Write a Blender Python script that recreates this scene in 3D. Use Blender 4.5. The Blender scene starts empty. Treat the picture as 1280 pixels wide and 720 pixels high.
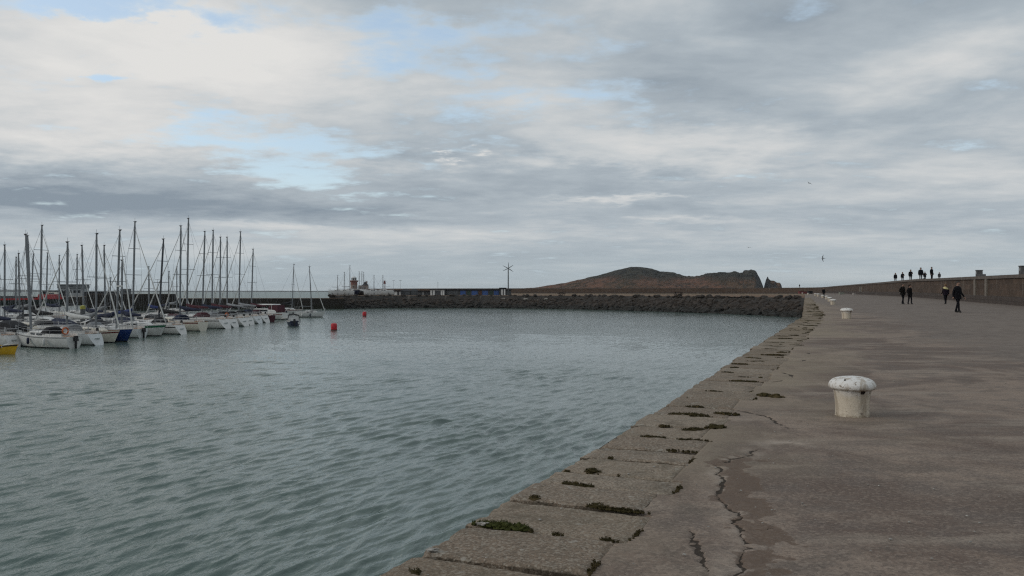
import bpy, math, random
import numpy as np
from mathutils import Vector, Matrix, noise as mnoise
random.seed(7); rng = np.random.default_rng(7)
PI = math.pi
S = bpy.context.scene; C = S.collection
EYE = 5.0; F = 1005.0; HOR = 364.0            # eye height over the water, focal length and horizon used when surveying the photo

# ------------------------------------------------------------------ survey helpers
def X_at(px, D): return (px-640.0)/F*D
def Z_at(y, D): return EYE+(HOR-y)/F*D
def wpt(px, y):                                # point on the water
    D = EYE*F/(y-HOR); return X_at(px, D), D
def lerp(x, xs, ys): return float(np.interp(x, xs, ys))
def edge_x(Y):
    return np.where(np.asarray(Y) < 40.5, -2.67+0.4275*np.asarray(Y), 14.644+0.365*(np.asarray(Y)-40.5))
WALL = [(-2.2,-60),(17.9,0),(38,60),(55.1,111),(67.5,148),(106.3,264),(130.4,336),(139,372),(136,402),(120,428),(60,457),(0,487),(-60,520),(-118,575)]
def wall_x(Y): return np.interp(Y, [p[1] for p in WALL[:8]], [p[0] for p in WALL[:8]])
def h_edge(Y): return np.interp(Y, [0,11,20,38,71,150,400], [1.6,1.59,1.47,1.28,1.21,1.25,1.25])
def h_wall(Y): return np.interp(Y, [0,30,60,111,148,264,330,400], [1.5,1.32,1.07,.75,.74,.66,.8,1.1])
def wall_top(Y): return EYE+np.interp(Y, [0,60,111,148,264,336,600], [.9,1.28,1.62,1.63,1.74,1.74,1.78])
def ground_h(X, Y):
    e = edge_x(Y); w = wall_x(Y)
    f = np.clip((X-e)/(w-e), 0, 1.3)
    return h_edge(Y)*(1-f)+h_wall(Y)*f
def gz(X, Y): return EYE-float(ground_h(X, Y))
def gpt(px, y):                                # point on the pier surface
    D = 10.0
    for _ in range(40): D = float(ground_h(X_at(px, D), D))*F/(y-HOR)
    return X_at(px, D), D

# ------------------------------------------------------------------ mesh helpers
class MB:
    def __init__(s): s.v = []; s.f = []; s.m = []; s.mi = 0
    def add(s, vs, fs):
        o = len(s.v); s.v += [tuple(p) for p in vs]
        s.f += [tuple(i+o for i in f) for f in fs]; s.m += [s.mi]*len(fs); return s
    def box(s, c, d, rz=0.0, top=1.0, rot=None):
        hx, hy, hz = d[0]/2, d[1]/2, d[2]/2
        R = rot if rot is not None else Matrix.Rotation(rz, 3, 'Z')
        vs = []
        for z, k in ((-hz, 1), (hz, top)):
            for x, y in ((-hx, -hy), (hx, -hy), (hx, hy), (-hx, hy)):
                vs.append(R @ Vector((x*k, y*k, z))+Vector(c))
        return s.add(vs, [(3,2,1,0),(4,5,6,7),(0,1,5,4),(1,2,6,5),(2,3,7,6),(3,0,4,7)])
    def path(s, pts, rs, n=6, cap=True):
        pts = [Vector(p) for p in pts]
        if not isinstance(rs, (list, tuple)): rs = [rs]*len(pts)
        rings = []
        for i, p in enumerate(pts):
            t = (pts[min(i+1, len(pts)-1)]-pts[max(i-1, 0)])
            t = t.normalized() if t.length > 1e-9 else Vector((0,0,1))
            a = Vector((0,0,1)) if abs(t.z) < .9 else Vector((1,0,0))
            u = t.cross(a).normalized(); w = t.cross(u)
            r = rs[i]; ry = r
            if isinstance(r, tuple): r, ry = r
            rings.append([p+u*(math.cos(2*PI*k/n)*r)+w*(math.sin(2*PI*k/n)*ry) for k in range(n)])
        return s.loft(rings, cap)
    def tube(s, a, b, r, r2=None, n=6): return s.path([a, b], [r, r if r2 is None else r2], n)
    def loft(s, rings, cap=True, close=True):
        n = len(rings[0]); vs = [p for r in rings for p in r]; fs = []
        for i in range(len(rings)-1):
            for k in range(n if close else n-1):
                a = i*n+k; b = i*n+(k+1) % n
                fs.append((a, b, b+n, a+n))
        if cap:
            fs.append(tuple(range(n-1, -1, -1))); fs.append(tuple((len(rings)-1)*n+k for k in range(n)))
        return s.add(vs, fs)
    def lathe(s, prof, n=24, c=(0,0,0), jit=None):
        rings = []
        for r, z in prof:
            rings.append([Vector((c[0]+r*math.cos(2*PI*k/n), c[1]+r*math.sin(2*PI*k/n), c[2]+z)) for k in range(n)])
        return s.loft(rings)
    def blob(s, c, r, seed=0, amp=.25, sub=1, sq=(1,1,1)):
        vs, fs = ICO[sub]
        out = []
        for p in vs:
            k = 1+amp*mnoise.noise(Vector(p)*1.6+Vector((seed*3.1, seed*1.7, seed)))*1.6
            out.append((c[0]+p[0]*r*k*sq[0], c[1]+p[1]*r*k*sq[1], c[2]+p[2]*r*k*sq[2]))
        return s.add(out, fs)
    def build(s, name, mats, parent=None, smooth=None, loc=None):
        me = bpy.data.meshes.new(name); me.from_pydata([tuple(p) for p in s.v], [], s.f); me.update()
        if not isinstance(mats, (list, tuple)): mats = [mats]
        for m in mats: me.materials.append(m)
        if len(mats) > 1: me.polygons.foreach_set('material_index', s.m)
        if smooth is not None:
            me.polygons.foreach_set('use_smooth', [True]*len(me.polygons)); me.set_sharp_from_angle(angle=math.radians(smooth))
        o = bpy.data.objects.new(name, me); C.objects.link(o)
        if parent is not None: o.parent = parent
        if loc is not None: o.location = loc
        return o
def ico():
    t = (1+5**.5)/2
    v = [Vector(p).normalized() for p in [(-1,t,0),(1,t,0),(-1,-t,0),(1,-t,0),(0,-1,t),(0,1,t),(0,-1,-t),(0,1,-t),(t,0,-1),(t,0,1),(-t,0,-1),(-t,0,1)]]
    f = [(0,11,5),(0,5,1),(0,1,7),(0,7,10),(0,10,11),(1,5,9),(5,11,4),(11,10,2),(10,7,6),(7,1,8),(3,9,4),(3,4,2),(3,2,6),(3,6,8),(3,8,9),(4,9,5),(2,4,11),(6,2,10),(8,6,7),(9,8,1)]
    out = [(v, f)]
    for _ in range(3):
        v = list(v); nf = []; c = {}
        def mid(a, b):
            k = (min(a,b), max(a,b))
            if k not in c: c[k] = len(v); v.append(((v[a]+v[b])/2).normalized())
            return c[k]
        for a, b, d in f:
            x, y, z = mid(a,b), mid(b,d), mid(d,a)
            nf += [(a,x,z),(b,y,x),(d,z,y),(x,y,z)]
        f = nf; out.append((v, f))
    return out
ICO = ico()
def np_grid(name, P, mats, attrs=None, smooth=True, parent=None):
    n, m = P.shape[:2]; me = bpy.data.meshes.new(name)
    idx = np.arange(n*m).reshape(n, m)
    q = np.stack([idx[:-1,:-1], idx[:-1,1:], idx[1:,1:], idx[1:,:-1]], -1).reshape(-1, 4)
    me.vertices.add(n*m); me.vertices.foreach_set('co', P.reshape(-1).astype(np.float32))
    me.loops.add(q.size); me.loops.foreach_set('vertex_index', q.reshape(-1).astype(np.int32))
    me.polygons.add(len(q)); me.polygons.foreach_set('loop_start', np.arange(0, q.size, 4, dtype=np.int32))
    me.polygons.foreach_set('use_smooth', np.full(len(q), smooth))
    me.update(calc_edges=True); me.validate()
    for k, a in (attrs or {}).items():
        at = me.attributes.new(k, 'FLOAT', 'POINT'); at.data.foreach_set('value', a.reshape(-1).astype(np.float32))
    me.materials.append(mats)
    o = bpy.data.objects.new(name, me); C.objects.link(o)
    if parent: o.parent = parent
    return o
def tag(o, label=None, cat=None, group=None, kind=None):
    if label: o['label'] = label
    if cat: o['category'] = cat
    if group: o['group'] = group
    if kind: o['kind'] = kind
    return o
def thing(name, label, cat, loc, rz=0.0, group=None):
    o = bpy.data.objects.new(name, None); C.objects.link(o); o.empty_display_size = .2
    o.location = loc; o.rotation_euler = (0, 0, rz); return tag(o, label, cat, group)
def copy_tree(o, parent=None):
    c = o.copy(); C.objects.link(c)
    if parent is not None: c.parent = parent
    for ch in [x for x in o.children]: copy_tree(ch, c)
    return c

# ------------------------------------------------------------------ materials
class NT:
    def __init__(s, tree): s.t = tree
    def n(s, typ, **kw):
        nd = s.t.nodes.new(typ)
        for k, v in kw.items():
            if k.startswith('_'): setattr(nd, k[1:], v)
            else: s.set(nd, k, v)
        return nd
    def set(s, nd, k, v):
        key = int(k[1:]) if k[0] == 'i' and k[1:].isdigit() else k.replace('__', ' ')
        i = nd.inputs[key]
        if isinstance(v, bpy.types.NodeSocket): s.t.links.new(v, i)
        elif isinstance(v, bpy.types.Node): s.t.links.new(v.outputs[0], i)
        else: i.default_value = v
    def math(s, op, a, b=0.0, c=None, clamp=False):
        nd = s.n('ShaderNodeMath', _operation=op, i0=a, i1=b); nd.use_clamp = clamp
        if c is not None: s.set(nd, 'i2', c)
        return nd.outputs[0]
    def noise(s, vec, scale, detail=4, rough=.55, dist=0.0, out=0):
        return s.n('ShaderNodeTexNoise', Vector=vec, Scale=scale, Detail=detail, Roughness=rough, Distortion=dist).outputs[out]
    def ss(s, x, a, b, lo=0.0, hi=1.0):
        nd = s.n('ShaderNodeMapRange', i0=x, i1=a, i2=b, i3=lo, i4=hi); nd.interpolation_type = 'SMOOTHSTEP'; return nd.outputs[0]
    def mix(s, f, a, b, bt='MIX'):
        nd = s.n('ShaderNodeMix', _data_type='RGBA', _blend_type=bt)
        for k, v in ((0, f), (6, a), (7, b)):
            if isinstance(v, bpy.types.NodeSocket): s.t.links.new(v, nd.inputs[k])
            else: nd.inputs[k].default_value = v if k == 0 else (*v[:3], 1)
        return nd.outputs[2]
    def mapping(s, vec, scale=(1,1,1), rot=(0,0,0)):
        return s.n('ShaderNodeMapping', Vector=vec, Scale=scale, Rotation=rot).outputs[0]
    def bump(s, h, strength, dist, normal=None):
        b = s.n('ShaderNodeBump', Height=h, Strength=strength, Distance=dist)
        if normal is not None: s.t.links.new(normal, b.inputs['Normal'])
        return b.outputs[0]
MATS = {}
def newmat(name):
    m = bpy.data.materials.new(name); m.use_nodes = True; t = NT(m.node_tree)
    return m, t, m.node_tree.nodes['Principled BSDF']
def pmat(name, col, rough=.6, metal=0.0, var=.18, scale=3.0, dirt=None, spec=.4, bump=0.0, bscale=20.0):
    if name in MATS: return MATS[name]
    m, t, p = newmat(name)
    oc = t.n('ShaderNodeTexCoord').outputs['Object']
    nz = t.noise(oc, scale, 5, .6)
    c = t.mix(t.ss(nz, .3, .7), tuple(x*(1-var) for x in col), tuple(min(1, x*(1+var*.6)) for x in col))
    if dirt:
        nz2 = t.noise(t.mapping(oc, (1, 1, .35)), scale*2.3, 6, .65)
        c = t.mix(t.ss(nz2, .52, .75, 0, .7), c, dirt)
    t.set(p, 'Base__Color', c); t.set(p, 'Roughness', rough); t.set(p, 'Metallic', metal)
    t.set(p, 'Specular IOR Level', spec)
    if bump: t.set(p, 'Normal', t.bump(t.noise(oc, bscale, 5, .6), bump, .02))
    MATS[name] = m; return m
W = dict(
 gel=lambda: pmat('white_gelcoat', (.60,.595,.575), .35, dirt=(.36,.34,.29), var=.1),
 cream=lambda: pmat('cream_gelcoat', (.66,.62,.53), .35, dirt=(.45,.41,.34), var=.06),
 greyw=lambda: pmat('grey_white_gelcoat', (.56,.58,.58), .4, dirt=(.4,.4,.37), var=.08),
 deck=lambda: pmat('deck_paint', (.52,.515,.48), .6, dirt=(.30,.28,.25), var=.1),
 blue=lambda: pmat('blue_hull_paint', (.012,.035,.14), .3, var=.2),
 navy=lambda: pmat('navy_hull_paint', (.008,.014,.04), .3, var=.2),
 yellow=lambda: pmat('yellow_hull_paint', (.62,.36,.02), .4, var=.12, dirt=(.35,.22,.05)),
 green=lambda: pmat('green_stripe_paint', (.02,.12,.06), .35),
 maroon=lambda: pmat('maroon_canvas', (.06,.012,.02), .85, var=.3),
 navyc=lambda: pmat('navy_canvas', (.012,.018,.045), .85, var=.3),
 bluec=lambda: pmat('blue_canvas', (.015,.03,.13), .85, var=.3),
 blackc=lambda: pmat('black_canvas', (.012,.013,.016), .85, var=.3),
 greyc=lambda: pmat('grey_canvas', (.23,.24,.25), .85, var=.2),
 redc=lambda: pmat('red_canvas', (.35,.02,.03), .8, var=.2),
 black=lambda: pmat('black_paint', (.012,.012,.014), .4),
 redp=lambda: pmat('red_paint', (.42,.02,.02), .45, dirt=(.25,.04,.03)),
 redst=lambda: pmat('dark_red_stripe', (.13,.02,.02), .4),
 alu=lambda: pmat('mast_alloy', (.20,.21,.22), .5, metal=.25, var=.1),
 alud=lambda: pmat('dark_mast_alloy', (.07,.075,.085), .45, metal=.4, var=.1),
 steel=lambda: pmat('rail_steel', (.5,.5,.5), .35, metal=.7),
 wire=lambda: pmat('rigging_wire', (.2,.2,.21), .5, metal=.3),
 glass=lambda: pmat('dark_window', (.012,.015,.018), .12, spec=.6),
 wood=lambda: pmat('varnished_wood', (.28,.13,.05), .4, var=.3),
 sail=lambda: pmat('furled_sailcloth', (.55,.55,.53), .8, var=.1),
 rubber=lambda: pmat('black_rubber', (.02,.02,.02), .8),
 orange=lambda: pmat('orange_float', (.5,.12,.03), .6),
)
def M(k): return W[k]()

# ------------------------------------------------------------------ sky and light
SUN_EL, SUN_ROT = math.radians(28), math.radians(-100)     # sun to the left, a little behind
w = bpy.data.worlds.new('World'); S.world = w; w.use_nodes = True
t = NT(w.node_tree); w.node_tree.nodes.clear()
dirv = t.n('ShaderNodeTexCoord').outputs['Generated']
nrm = t.n('ShaderNodeVectorMath', _operation='NORMALIZE', i0=dirv).outputs[0]
sep = t.n('ShaderNodeSeparateXYZ', i0=nrm)
x, y, z = sep.outputs
zc = t.math('ADD', t.math('MAXIMUM', z, 0.0), .10)
pl = t.n('ShaderNodeCombineXYZ', i0=t.math('DIVIDE', x, zc), i1=t.math('DIVIDE', y, zc), i2=3.7).outputs[0]
warp = t.n('ShaderNodeTexNoise', Vector=pl, Scale=.8, Detail=5, Roughness=.6)
wsep = t.n('ShaderNodeSeparateColor', i0=warp.outputs['Color'])
az = t.math('ARCTAN2', x, y); el = t.math('ARCSINE', z)
wfine = t.n('ShaderNodeTexNoise', Vector=pl, Scale=3.2, Detail=6, Roughness=.62)
wf = t.n('ShaderNodeSeparateColor', i0=wfine.outputs['Color'])
azw = t.math('ADD', az, t.math('ADD', t.math('MULTIPLY', t.math('SUBTRACT', wsep.outputs[0], .5), .26), t.math('MULTIPLY', t.math('SUBTRACT', wf.outputs[0], .5), .14)))
elw = t.math('ADD', el, t.math('MULTIPLY', t.math('ADD', t.math('MULTIPLY', t.math('SUBTRACT', wsep.outputs[1], .5), .12), t.math('MULTIPLY', t.math('SUBTRACT', wf.outputs[1], .5), .09)), t.ss(el, .02, .22)))
def blob(px, py, rx, ry, amt):
    a = math.atan((px-640)/F); e = math.atan((HOR-py)/F*math.cos(a))
    dx = t.math('DIVIDE', t.math('SUBTRACT', azw, a), rx/F); dy = t.math('DIVIDE', t.math('SUBTRACT', elw, e), ry/F)
    r2 = t.math('ADD', t.math('MULTIPLY', dx, dx), t.math('MULTIPLY', dy, dy))
    return t.math('MULTIPLY', t.math('EXPONENT', t.math('MULTIPLY', r2, -1.0)), amt)
def total(lst):
    o = lst[0]
    for q in lst[1:]: o = t.math('ADD', o, q)
    return o
big = t.noise(t.mapping(pl, (.45, 1.0, 1), (0,0,.12)), .55, 3, .5)
mid = t.noise(t.mapping(pl, (.8, 1.0, 1), (0,0,.1)), 1.35, 8, .55, .35)
lum = t.math('ADD', t.math('MULTIPLY', t.math('SUBTRACT', big, .5), .6), t.math('MULTIPLY', t.math('SUBTRACT', mid, .5), t.ss(el, .02, .25, .6, 1.15)))
sml = t.noise(t.mapping(pl, (.85, 1.1, 1), (0,0,-.15)), 4.2, 7, .58, .25)
lum = t.math('ADD', lum, t.math('MULTIPLY', t.math('SUBTRACT', sml, .5), t.ss(el, .015, .16, .38, .44)))
lum = t.math('ADD', lum, .462)
lb = [blob(100,60,190,75,.34), blob(300,60,150,60,.32), blob(80,165,170,34,.38), blob(700,80,110,70,.26), blob(870,190,230,22,.22), blob(480,160,120,45,.20), blob(1220,60,70,30,.16), blob(765,250,70,4,.30), blob(850,272,80,4,.24), blob(330,283,80,4,.2), blob(590,203,14,4,.5), blob(540,265,60,4,.14),
      blob(30,243,330,24,-.40), blob(300,262,330,12,-.18), blob(150,300,300,14,.10), blob(960,110,330,60,-.14), blob(880,40,260,50,-.10), blob(1200,90,120,40,.10), blob(640,225,260,18,-.16), blob(760,235,260,20,-.10), blob(300,340,420,14,-.16), blob(420,290,200,7,.16), blob(1100,210,200,30,.08)]
lum = t.math('ADD', lum, total(lb), clamp=True)
cloud = t.n('ShaderNodeValToRGB', i0=lum)
cr = cloud.color_ramp; cr.elements[0].position = .05; cr.elements[0].color = (.20,.242,.285,1)
cr.elements[1].position = 1.0; cr.elements[1].color = (.60,.595,.58,1)
e = cr.elements.new(.42); e.color = (.335,.378,.412,1)
e = cr.elements.new(.64); e.color = (.455,.478,.49,1)
e = cr.elements.new(.80); e.color = (.535,.54,.537,1)
holes = [blob(290,176,110,24,.80), blob(400,215,110,22,.62), blob(190,12,140,16,.7), blob(520,45,140,22,.75), blob(480,80,70,22,.5), blob(140,103,36,8,.9), blob(700,150,140,34,.5), blob(600,110,90,30,.45), blob(880,170,80,12,.35), blob(90,5,90,10,.5)]
hole = t.math('ADD', t.math('ADD', total(holes), t.math('MULTIPLY', t.math('SUBTRACT', sml, .5), -1.6)), t.math('ADD', t.math('MULTIPLY', t.math('SUBTRACT', mid, .5), -1.5), t.math('MULTIPLY', t.math('SUBTRACT', wf.outputs[2], .5), 1.5)))
hole = t.ss(hole, .20, .92, 0, 1.0)
holec = hole; hole = t.math('MULTIPLY', hole, .62)
hz = t.ss(el, .0, .085, 1.0, 0.0)
ccol = t.mix(t.math('MULTIPLY', hz, .62), cloud.outputs[0], (.365,.42,.443))
ccol = t.mix(t.math('MULTIPLY', holec, .85), ccol, (.52,.62,.67))
sky = t.n('ShaderNodeTexSky', _sky_type='NISHITA', _sun_disc=False, _sun_elevation=SUN_EL, _sun_rotation=SUN_ROT, _air_density=1.0, _dust_density=1.5)
bgs = t.n('ShaderNodeBackground', Color=sky, Strength=.15)
bgc = t.n('ShaderNodeBackground', Color=ccol, Strength=1.0)
holef = t.math('MULTIPLY', hole, t.ss(el, .05, .12))
mx = t.n('ShaderNodeMixShader', i0=holef, i1=bgc, i2=bgs)
# thin veil over the blue gaps
t.n('ShaderNodeOutputWorld', Surface=mx)
sl = bpy.data.lights.new('sun', 'SUN'); sl.energy = .7; sl.angle = math.radians(18); sl.color = (1, .93, .84)
so = bpy.data.objects.new('sun', sl); C.objects.link(so)
sd = Vector((math.sin(SUN_ROT)*math.cos(SUN_EL), math.cos(SUN_ROT)*math.cos(SUN_EL), math.sin(SUN_EL)))
so.rotation_euler = sd.to_track_quat('Z', 'Y').to_euler()

# ------------------------------------------------------------------ camera
cam = bpy.data.cameras.new('camera'); co = bpy.data.objects.new('camera', cam); C.objects.link(co)
cam.sensor_width = 36; cam.lens = F/1280*36; cam.clip_end = 60000; cam.clip_start = .1
co.location = (0, 0, EYE); co.rotation_euler = (math.radians(90)+math.atan((HOR-360)/F), 0, 0)
S.camera = co
S.cycles.use_denoising = False; S.cycles.max_bounces = 5; S.cycles.diffuse_bounces = 2; S.cycles.glossy_bounces = 2; S.cycles.volume_bounces = 0; S.cycles.filter_width = 1.25; S.cycles.use_adaptive_sampling = False
S.view_settings.view_transform = 'Standard'; S.view_settings.look = 'None'; S.view_settings.exposure = .33; S.view_settings.gamma = 1

# ------------------------------------------------------------------ water
m, t, p = newmat('harbour_water')
oc = t.n('ShaderNodeTexCoord').outputs['Object']
v1 = t.mapping(oc, (1.0, .42, 1), (0, 0, math.radians(-28)))
n1 = t.noise(v1, 2.6, 5, .62, .5); n1 = t.math('SUBTRACT', 1.0, t.math('ABSOLUTE', t.math('SUBTRACT', t.math('MULTIPLY', n1, 2.0), 1.0))); n2 = t.noise(t.mapping(oc, (1, .45, 1), (0, 0, math.radians(-18))), 9.0, 4, .6)
n3 = t.noise(t.mapping(oc, (1, .6, 1)), .05, 3, .5)
gust = t.ss(n3, .35, .65, .55, 1.15)
hgt = t.math('MULTIPLY', t.math('ADD', t.math('MULTIPLY', n1, 1.0), t.math('MULTIPLY', n2, .28)), gust)
t.set(p, 'Normal', t.bump(hgt, .9, .055))
tint = t.noise(t.mapping(oc, (1, .25, 1), (0, 0, .2)), .03, 3, .5)
t.set(p, 'Base__Color', t.mix(t.ss(tint, .35, .65), (.090,.130,.114), (.112,.157,.139)))
dl = t.n('ShaderNodeVectorMath', _operation='LENGTH', i0=oc).outputs['Value']; t.set(p, 'Roughness', t.ss(dl, 90, 700, .07, .38)); t.set(p, 'IOR', 1.36); t.set(p, 'Specular IOR Level', .5)
WATER = m
r = [1.5]
while r[-1] < 8500:
    R_ = r[-1]; r.append(R_*(1.02 if R_ < 9 else 1.0026 if R_ < 60 else 1.006 if R_ < 100 else 1.015 if R_ < 260 else 1.08))
r = np.array(r); th = np.radians(np.linspace(-46, 46, 900))
R_, T_ = np.meshgrid(r, th, indexing='ij')
PX, PY = R_*np.sin(T_), R_*np.cos(T_); PZ = np.zeros_like(PX)
for k in range(80):
    lam = .20*(.95/.20)**rng.random()
    a = math.radians(-27)+rng.normal(0, .24)
    kx, ky = math.cos(a)*2*PI/lam, math.sin(a)*2*PI/lam
    amp = .0062*lam
    cell = np.maximum(R_*.0026, .02)
    fade = np.clip((lam/cell-2.5)/3, 0, 1)
    ph = kx*PX+ky*PY+rng.random()*6.28
    PZ += amp*fade*(np.sin(ph)-.30*np.cos(2*ph))
grp = .75+.5*np.sin(PX*.21+PY*.13+1)*np.sin(PY*.17-PX*.05)+.0
PZ *= np.clip(grp, .75, 1.2)
PZ += -.0*PX
water = np_grid('water', np.stack([PX, PY, PZ], -1), WATER); tag(water, kind='structure')
sea = MB().add([(-9000,-9000,-.5),(9000,-9000,-.5),(9000,9000,-.5),(-9000,9000,-.5)], [(0,1,2,3)]).build('sea', WATER); tag(sea, kind='structure')

# ------------------------------------------------------------------ pier surface
def seg_dist(X, Y, pts):
    d = np.full(X.shape, 1e9)
    for (x0, y0), (x1, y1) in zip(pts[:-1], pts[1:]):
        vx, vy = x1-x0, y1-y0; L2 = vx*vx+vy*vy+1e-12
        tt = np.clip(((X-x0)*vx+(Y-y0)*vy)/L2, 0, 1)
        d = np.minimum(d, np.hypot(X-x0-tt*vx, Y-y0-tt*vy))
    return d
def vnoise(X, Y, sc, seed=0, octv=3):
    out = np.zeros_like(X); a = 1.0; tot = 0
    for o in range(octv):
        f = sc*2**o; xi = X*f+seed*17.3; yi = Y*f-seed*9.1
        x0 = np.floor(xi); y0 = np.floor(yi); fx = xi-x0; fy = yi-y0; fx = fx*fx*(3-2*fx); fy = fy*fy*(3-2*fy)
        def hsh(i, j):
            s_ = np.sin(i*127.1+j*311.7+seed*74.7+o*13.7)*43758.5453; return s_-np.floor(s_)
        out += a*((hsh(x0,y0)*(1-fx)+hsh(x0+1,y0)*fx)*(1-fy)+(hsh(x0,y0+1)*(1-fx)+hsh(x0+1,y0+1)*fx)*fy)
        tot += a; a *= .5
    return out/tot
# coping stones laid along the edge: start, length, width
stones = []
sy = -6.0
joints_px = [(537,690),(588,653),(663,622),(675,601),(696,587),(729,569),(754,556),(769,543),(792,530),(816,517)]
jy = sorted(h for h in [1.59*F/(yy-HOR) for _, yy in joints_px])
ys = []
yy = jy[0]
while yy > -12: yy -= random.uniform(.5, .72); ys.append(yy)
ys = ys[::-1]+jy
while ys[-1] < 150: ys.append(ys[-1]+random.uniform(.55, .95))
for a, b in zip(ys[:-1], ys[1:]): stones.append((a, b, random.uniform(.92, 1.16)))
sa = np.array([s_[0] for s_ in stones]); sw = np.array([s_[2] for s_ in stones])
def rowlist():
    L = list(np.arange(-60, 2.4, 1.5))+list(np.arange(2.4, 4.4, .025))+list(np.arange(4.4, 8.4, .0125))+list(np.arange(8.4, 16, .025))
    st = .025
    while L[-1] < 345: st = min(st*1.035, 4); L.append(L[-1]+st)
    return np.array(L)
def collist():
    L = list(np.arange(0, 1.2, .025))+list(np.arange(1.2, 3.4, .0125))+list(np.arange(3.4, 6.5, .025)); st = .025
    while L[-1] < 30: st = min(st*1.06, 1.2); L.append(L[-1]+st)
    return np.array(L)
rows, cols = rowlist(), collist()
GY, GQ = np.meshgrid(rows, cols, indexing='ij'); GX = edge_x(GY)+GQ
GZ = EYE-ground_h(GX, GY)
nzA = vnoise(GX, GY, 3.5, 1, 4); nzB = vnoise(GX, GY, .5, 2, 4); nzC = vnoise(GX, GY, 14, 5, 2)
near = np.clip((60-GY)/40, 0, 1)
GZ += near*((nzB-.5)*.05+(nzA-.5)*.012)
GP = lambda lst: [gpt(*q) for q in lst]
c_main = GP([(1008,557),(985,553),(960,551.5),(943,565),(915,573),(895,582.5),(905,606),(902,620),(922.5,644),(924,661),(934.6,675),(922,706),(905,730)])
cr_polys = [c_main, GP([(1030,446),(1005,451),(985,456),(972,459),(962,466)]), GP([(1009,441),(1021,445)]), GP([(967,478),(990,474),(991,469),(978,466)]),
            GP([(867,660),(874,686),(872,703),(880,715)]), GP([(878,706),(904,708)]), GP([(885,713),(868,728)]), GP([(925,512),(960,520),(985,536)]),
            GP([(790,600),(800,575),(830,560),(850,545)]), GP([(750,675),(757,640),(775,606)]), GP([(880,600),(895,612)]), GP([(940,660),(965,655)])]
wob = .05*(vnoise(GX, GY, 5, 9, 3)-.5)
wx, wy = GX+wob*2.4+.05*(vnoise(GX, GY, 22, 12, 2)-.5), GY+.20*(vnoise(GX, GY, 5, 11, 3)-.5)+.05*(vnoise(GX, GY, 22, 13, 2)-.5)
crack = np.zeros_like(GX); expo = np.zeros_like(GX)
sel = (GY < 40) & (GQ < 8)
for i, cp in enumerate(cr_polys):
    d = seg_dist(wx[sel], wy[sel], cp)
    wd = np.maximum(.010, .0022*GY[sel])*(.5+1.3*vnoise(GX[sel], GY[sel], 9, 40+i, 2))
    brk = np.clip((vnoise(GX[sel], GY[sel], 2.3, 20+i, 2)-(.18 if i in (0, 4) else .3))*3.2, 0, 1)
    crack[sel] = np.maximum(crack[sel], np.exp(-(d/wd)**2)*brk)
    if i == 0: lip = d.copy()
strip = [(a+.13, b+.02) for a, b in c_main[4:]]
d = seg_dist(wx[sel], wy[sel], strip)
expo[sel] = np.clip(1.75-d/.11+(nzA[sel]-.5)*3.0+(vnoise(GX[sel], GY[sel], 9, 33, 3)-.5)*2.5, 0, 1)
lipa = np.zeros_like(GX); lipa[sel] = np.exp(-(lip/.10)**2)*(1-expo[sel])*np.clip(vnoise(GX[sel], GY[sel], 6, 51, 2)*2-.5, 0, 1)
seam = GP([(1062,388),(1140,410),(1200,428),(1280,452),(1400,492)])
d = seg_dist(GX+.5*(nzB-.5), GY+1.6*(nzB-.5), seam); seamv = np.exp(-(d/np.maximum(.10, .006*GY))**2)*np.clip(.35+1.3*vnoise(GX, GY, .8, 31, 2), .3, 1)
crack = np.maximum(crack, seamv*.26)
GZ -= crack*.013*near+expo*near*(.006+.010*(nzC-.4))
# recess under the coping stones
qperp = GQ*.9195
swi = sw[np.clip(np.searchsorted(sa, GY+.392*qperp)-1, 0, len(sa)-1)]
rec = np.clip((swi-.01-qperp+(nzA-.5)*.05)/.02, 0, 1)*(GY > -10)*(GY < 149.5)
GZ -= rec*.05
cop_dirt = np.clip(1-np.abs(qperp-swi)/.16, 0, 1)*(nzA)
m, t, p = newmat('weathered_concrete')
oc = t.n('ShaderNodeTexCoord').outputs['Object']
A = lambda nme: t.n('ShaderNodeAttribute', _attribute_name=nme).outputs['Fac']
sharp = lambda v, k=.5: t.ss(t.math('ADD', v, t.math('MULTIPLY', t.math('SUBTRACT', t.noise(oc, 26, 4, .65), .5), k)), .50, .64)
lo = t.noise(t.mapping(oc, (1, .8, 1)), .42, 8, .66, .8); md = t.noise(oc, 2.2, 7, .65, .3); fi = t.noise(oc, 38, 5, .7)
st = t.noise(t.mapping(oc, (.4, 1.6, 1), (0, 0, .1)), 1.3, 6, .62, .3)
col = t.mix(t.ss(lo, .43, .57), (.142,.106,.088), (.268,.214,.176))
col = t.mix(t.ss(md, .42, .70, 0, .75), col, (.145,.122,.110))
col = t.mix(t.ss(st, .50, .66, 0, .7), col, (.300,.255,.215))
col = t.mix(t.ss(t.noise(oc, .9, 6, .6, .8), .54, .66, 0, .6), col, (.118,.098,.085))
col = t.mix(t.ss(fi, .42, .66, 0, .5), col, (.095,.080,.070))
agg = t.n('ShaderNodeTexVoronoi', Vector=oc, Scale=52); ag = t.n('ShaderNodeSeparateColor', i0=agg.outputs['Color']).outputs[0]
nearf = t.ss(t.n('ShaderNodeVectorMath', _operation='LENGTH', i0=oc).outputs['Value'], 7, 16, 1, .25)
col = t.mix(t.math('MULTIPLY', nearf, t.ss(ag, .66, .95, 0, .26)), col, (.38,.325,.275)); col = t.mix(t.math('MULTIPLY', nearf, t.ss(ag, .30, .05, 0, .33)), col, (.075,.064,.056))
st2 = t.noise(t.mapping(oc, (.25, 2.4, 1), (0, 0, -.06)), 2.4, 6, .65, .2); col = t.mix(t.ss(st2, .54, .68, 0, .45), col, (.125,.105,.092))
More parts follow.
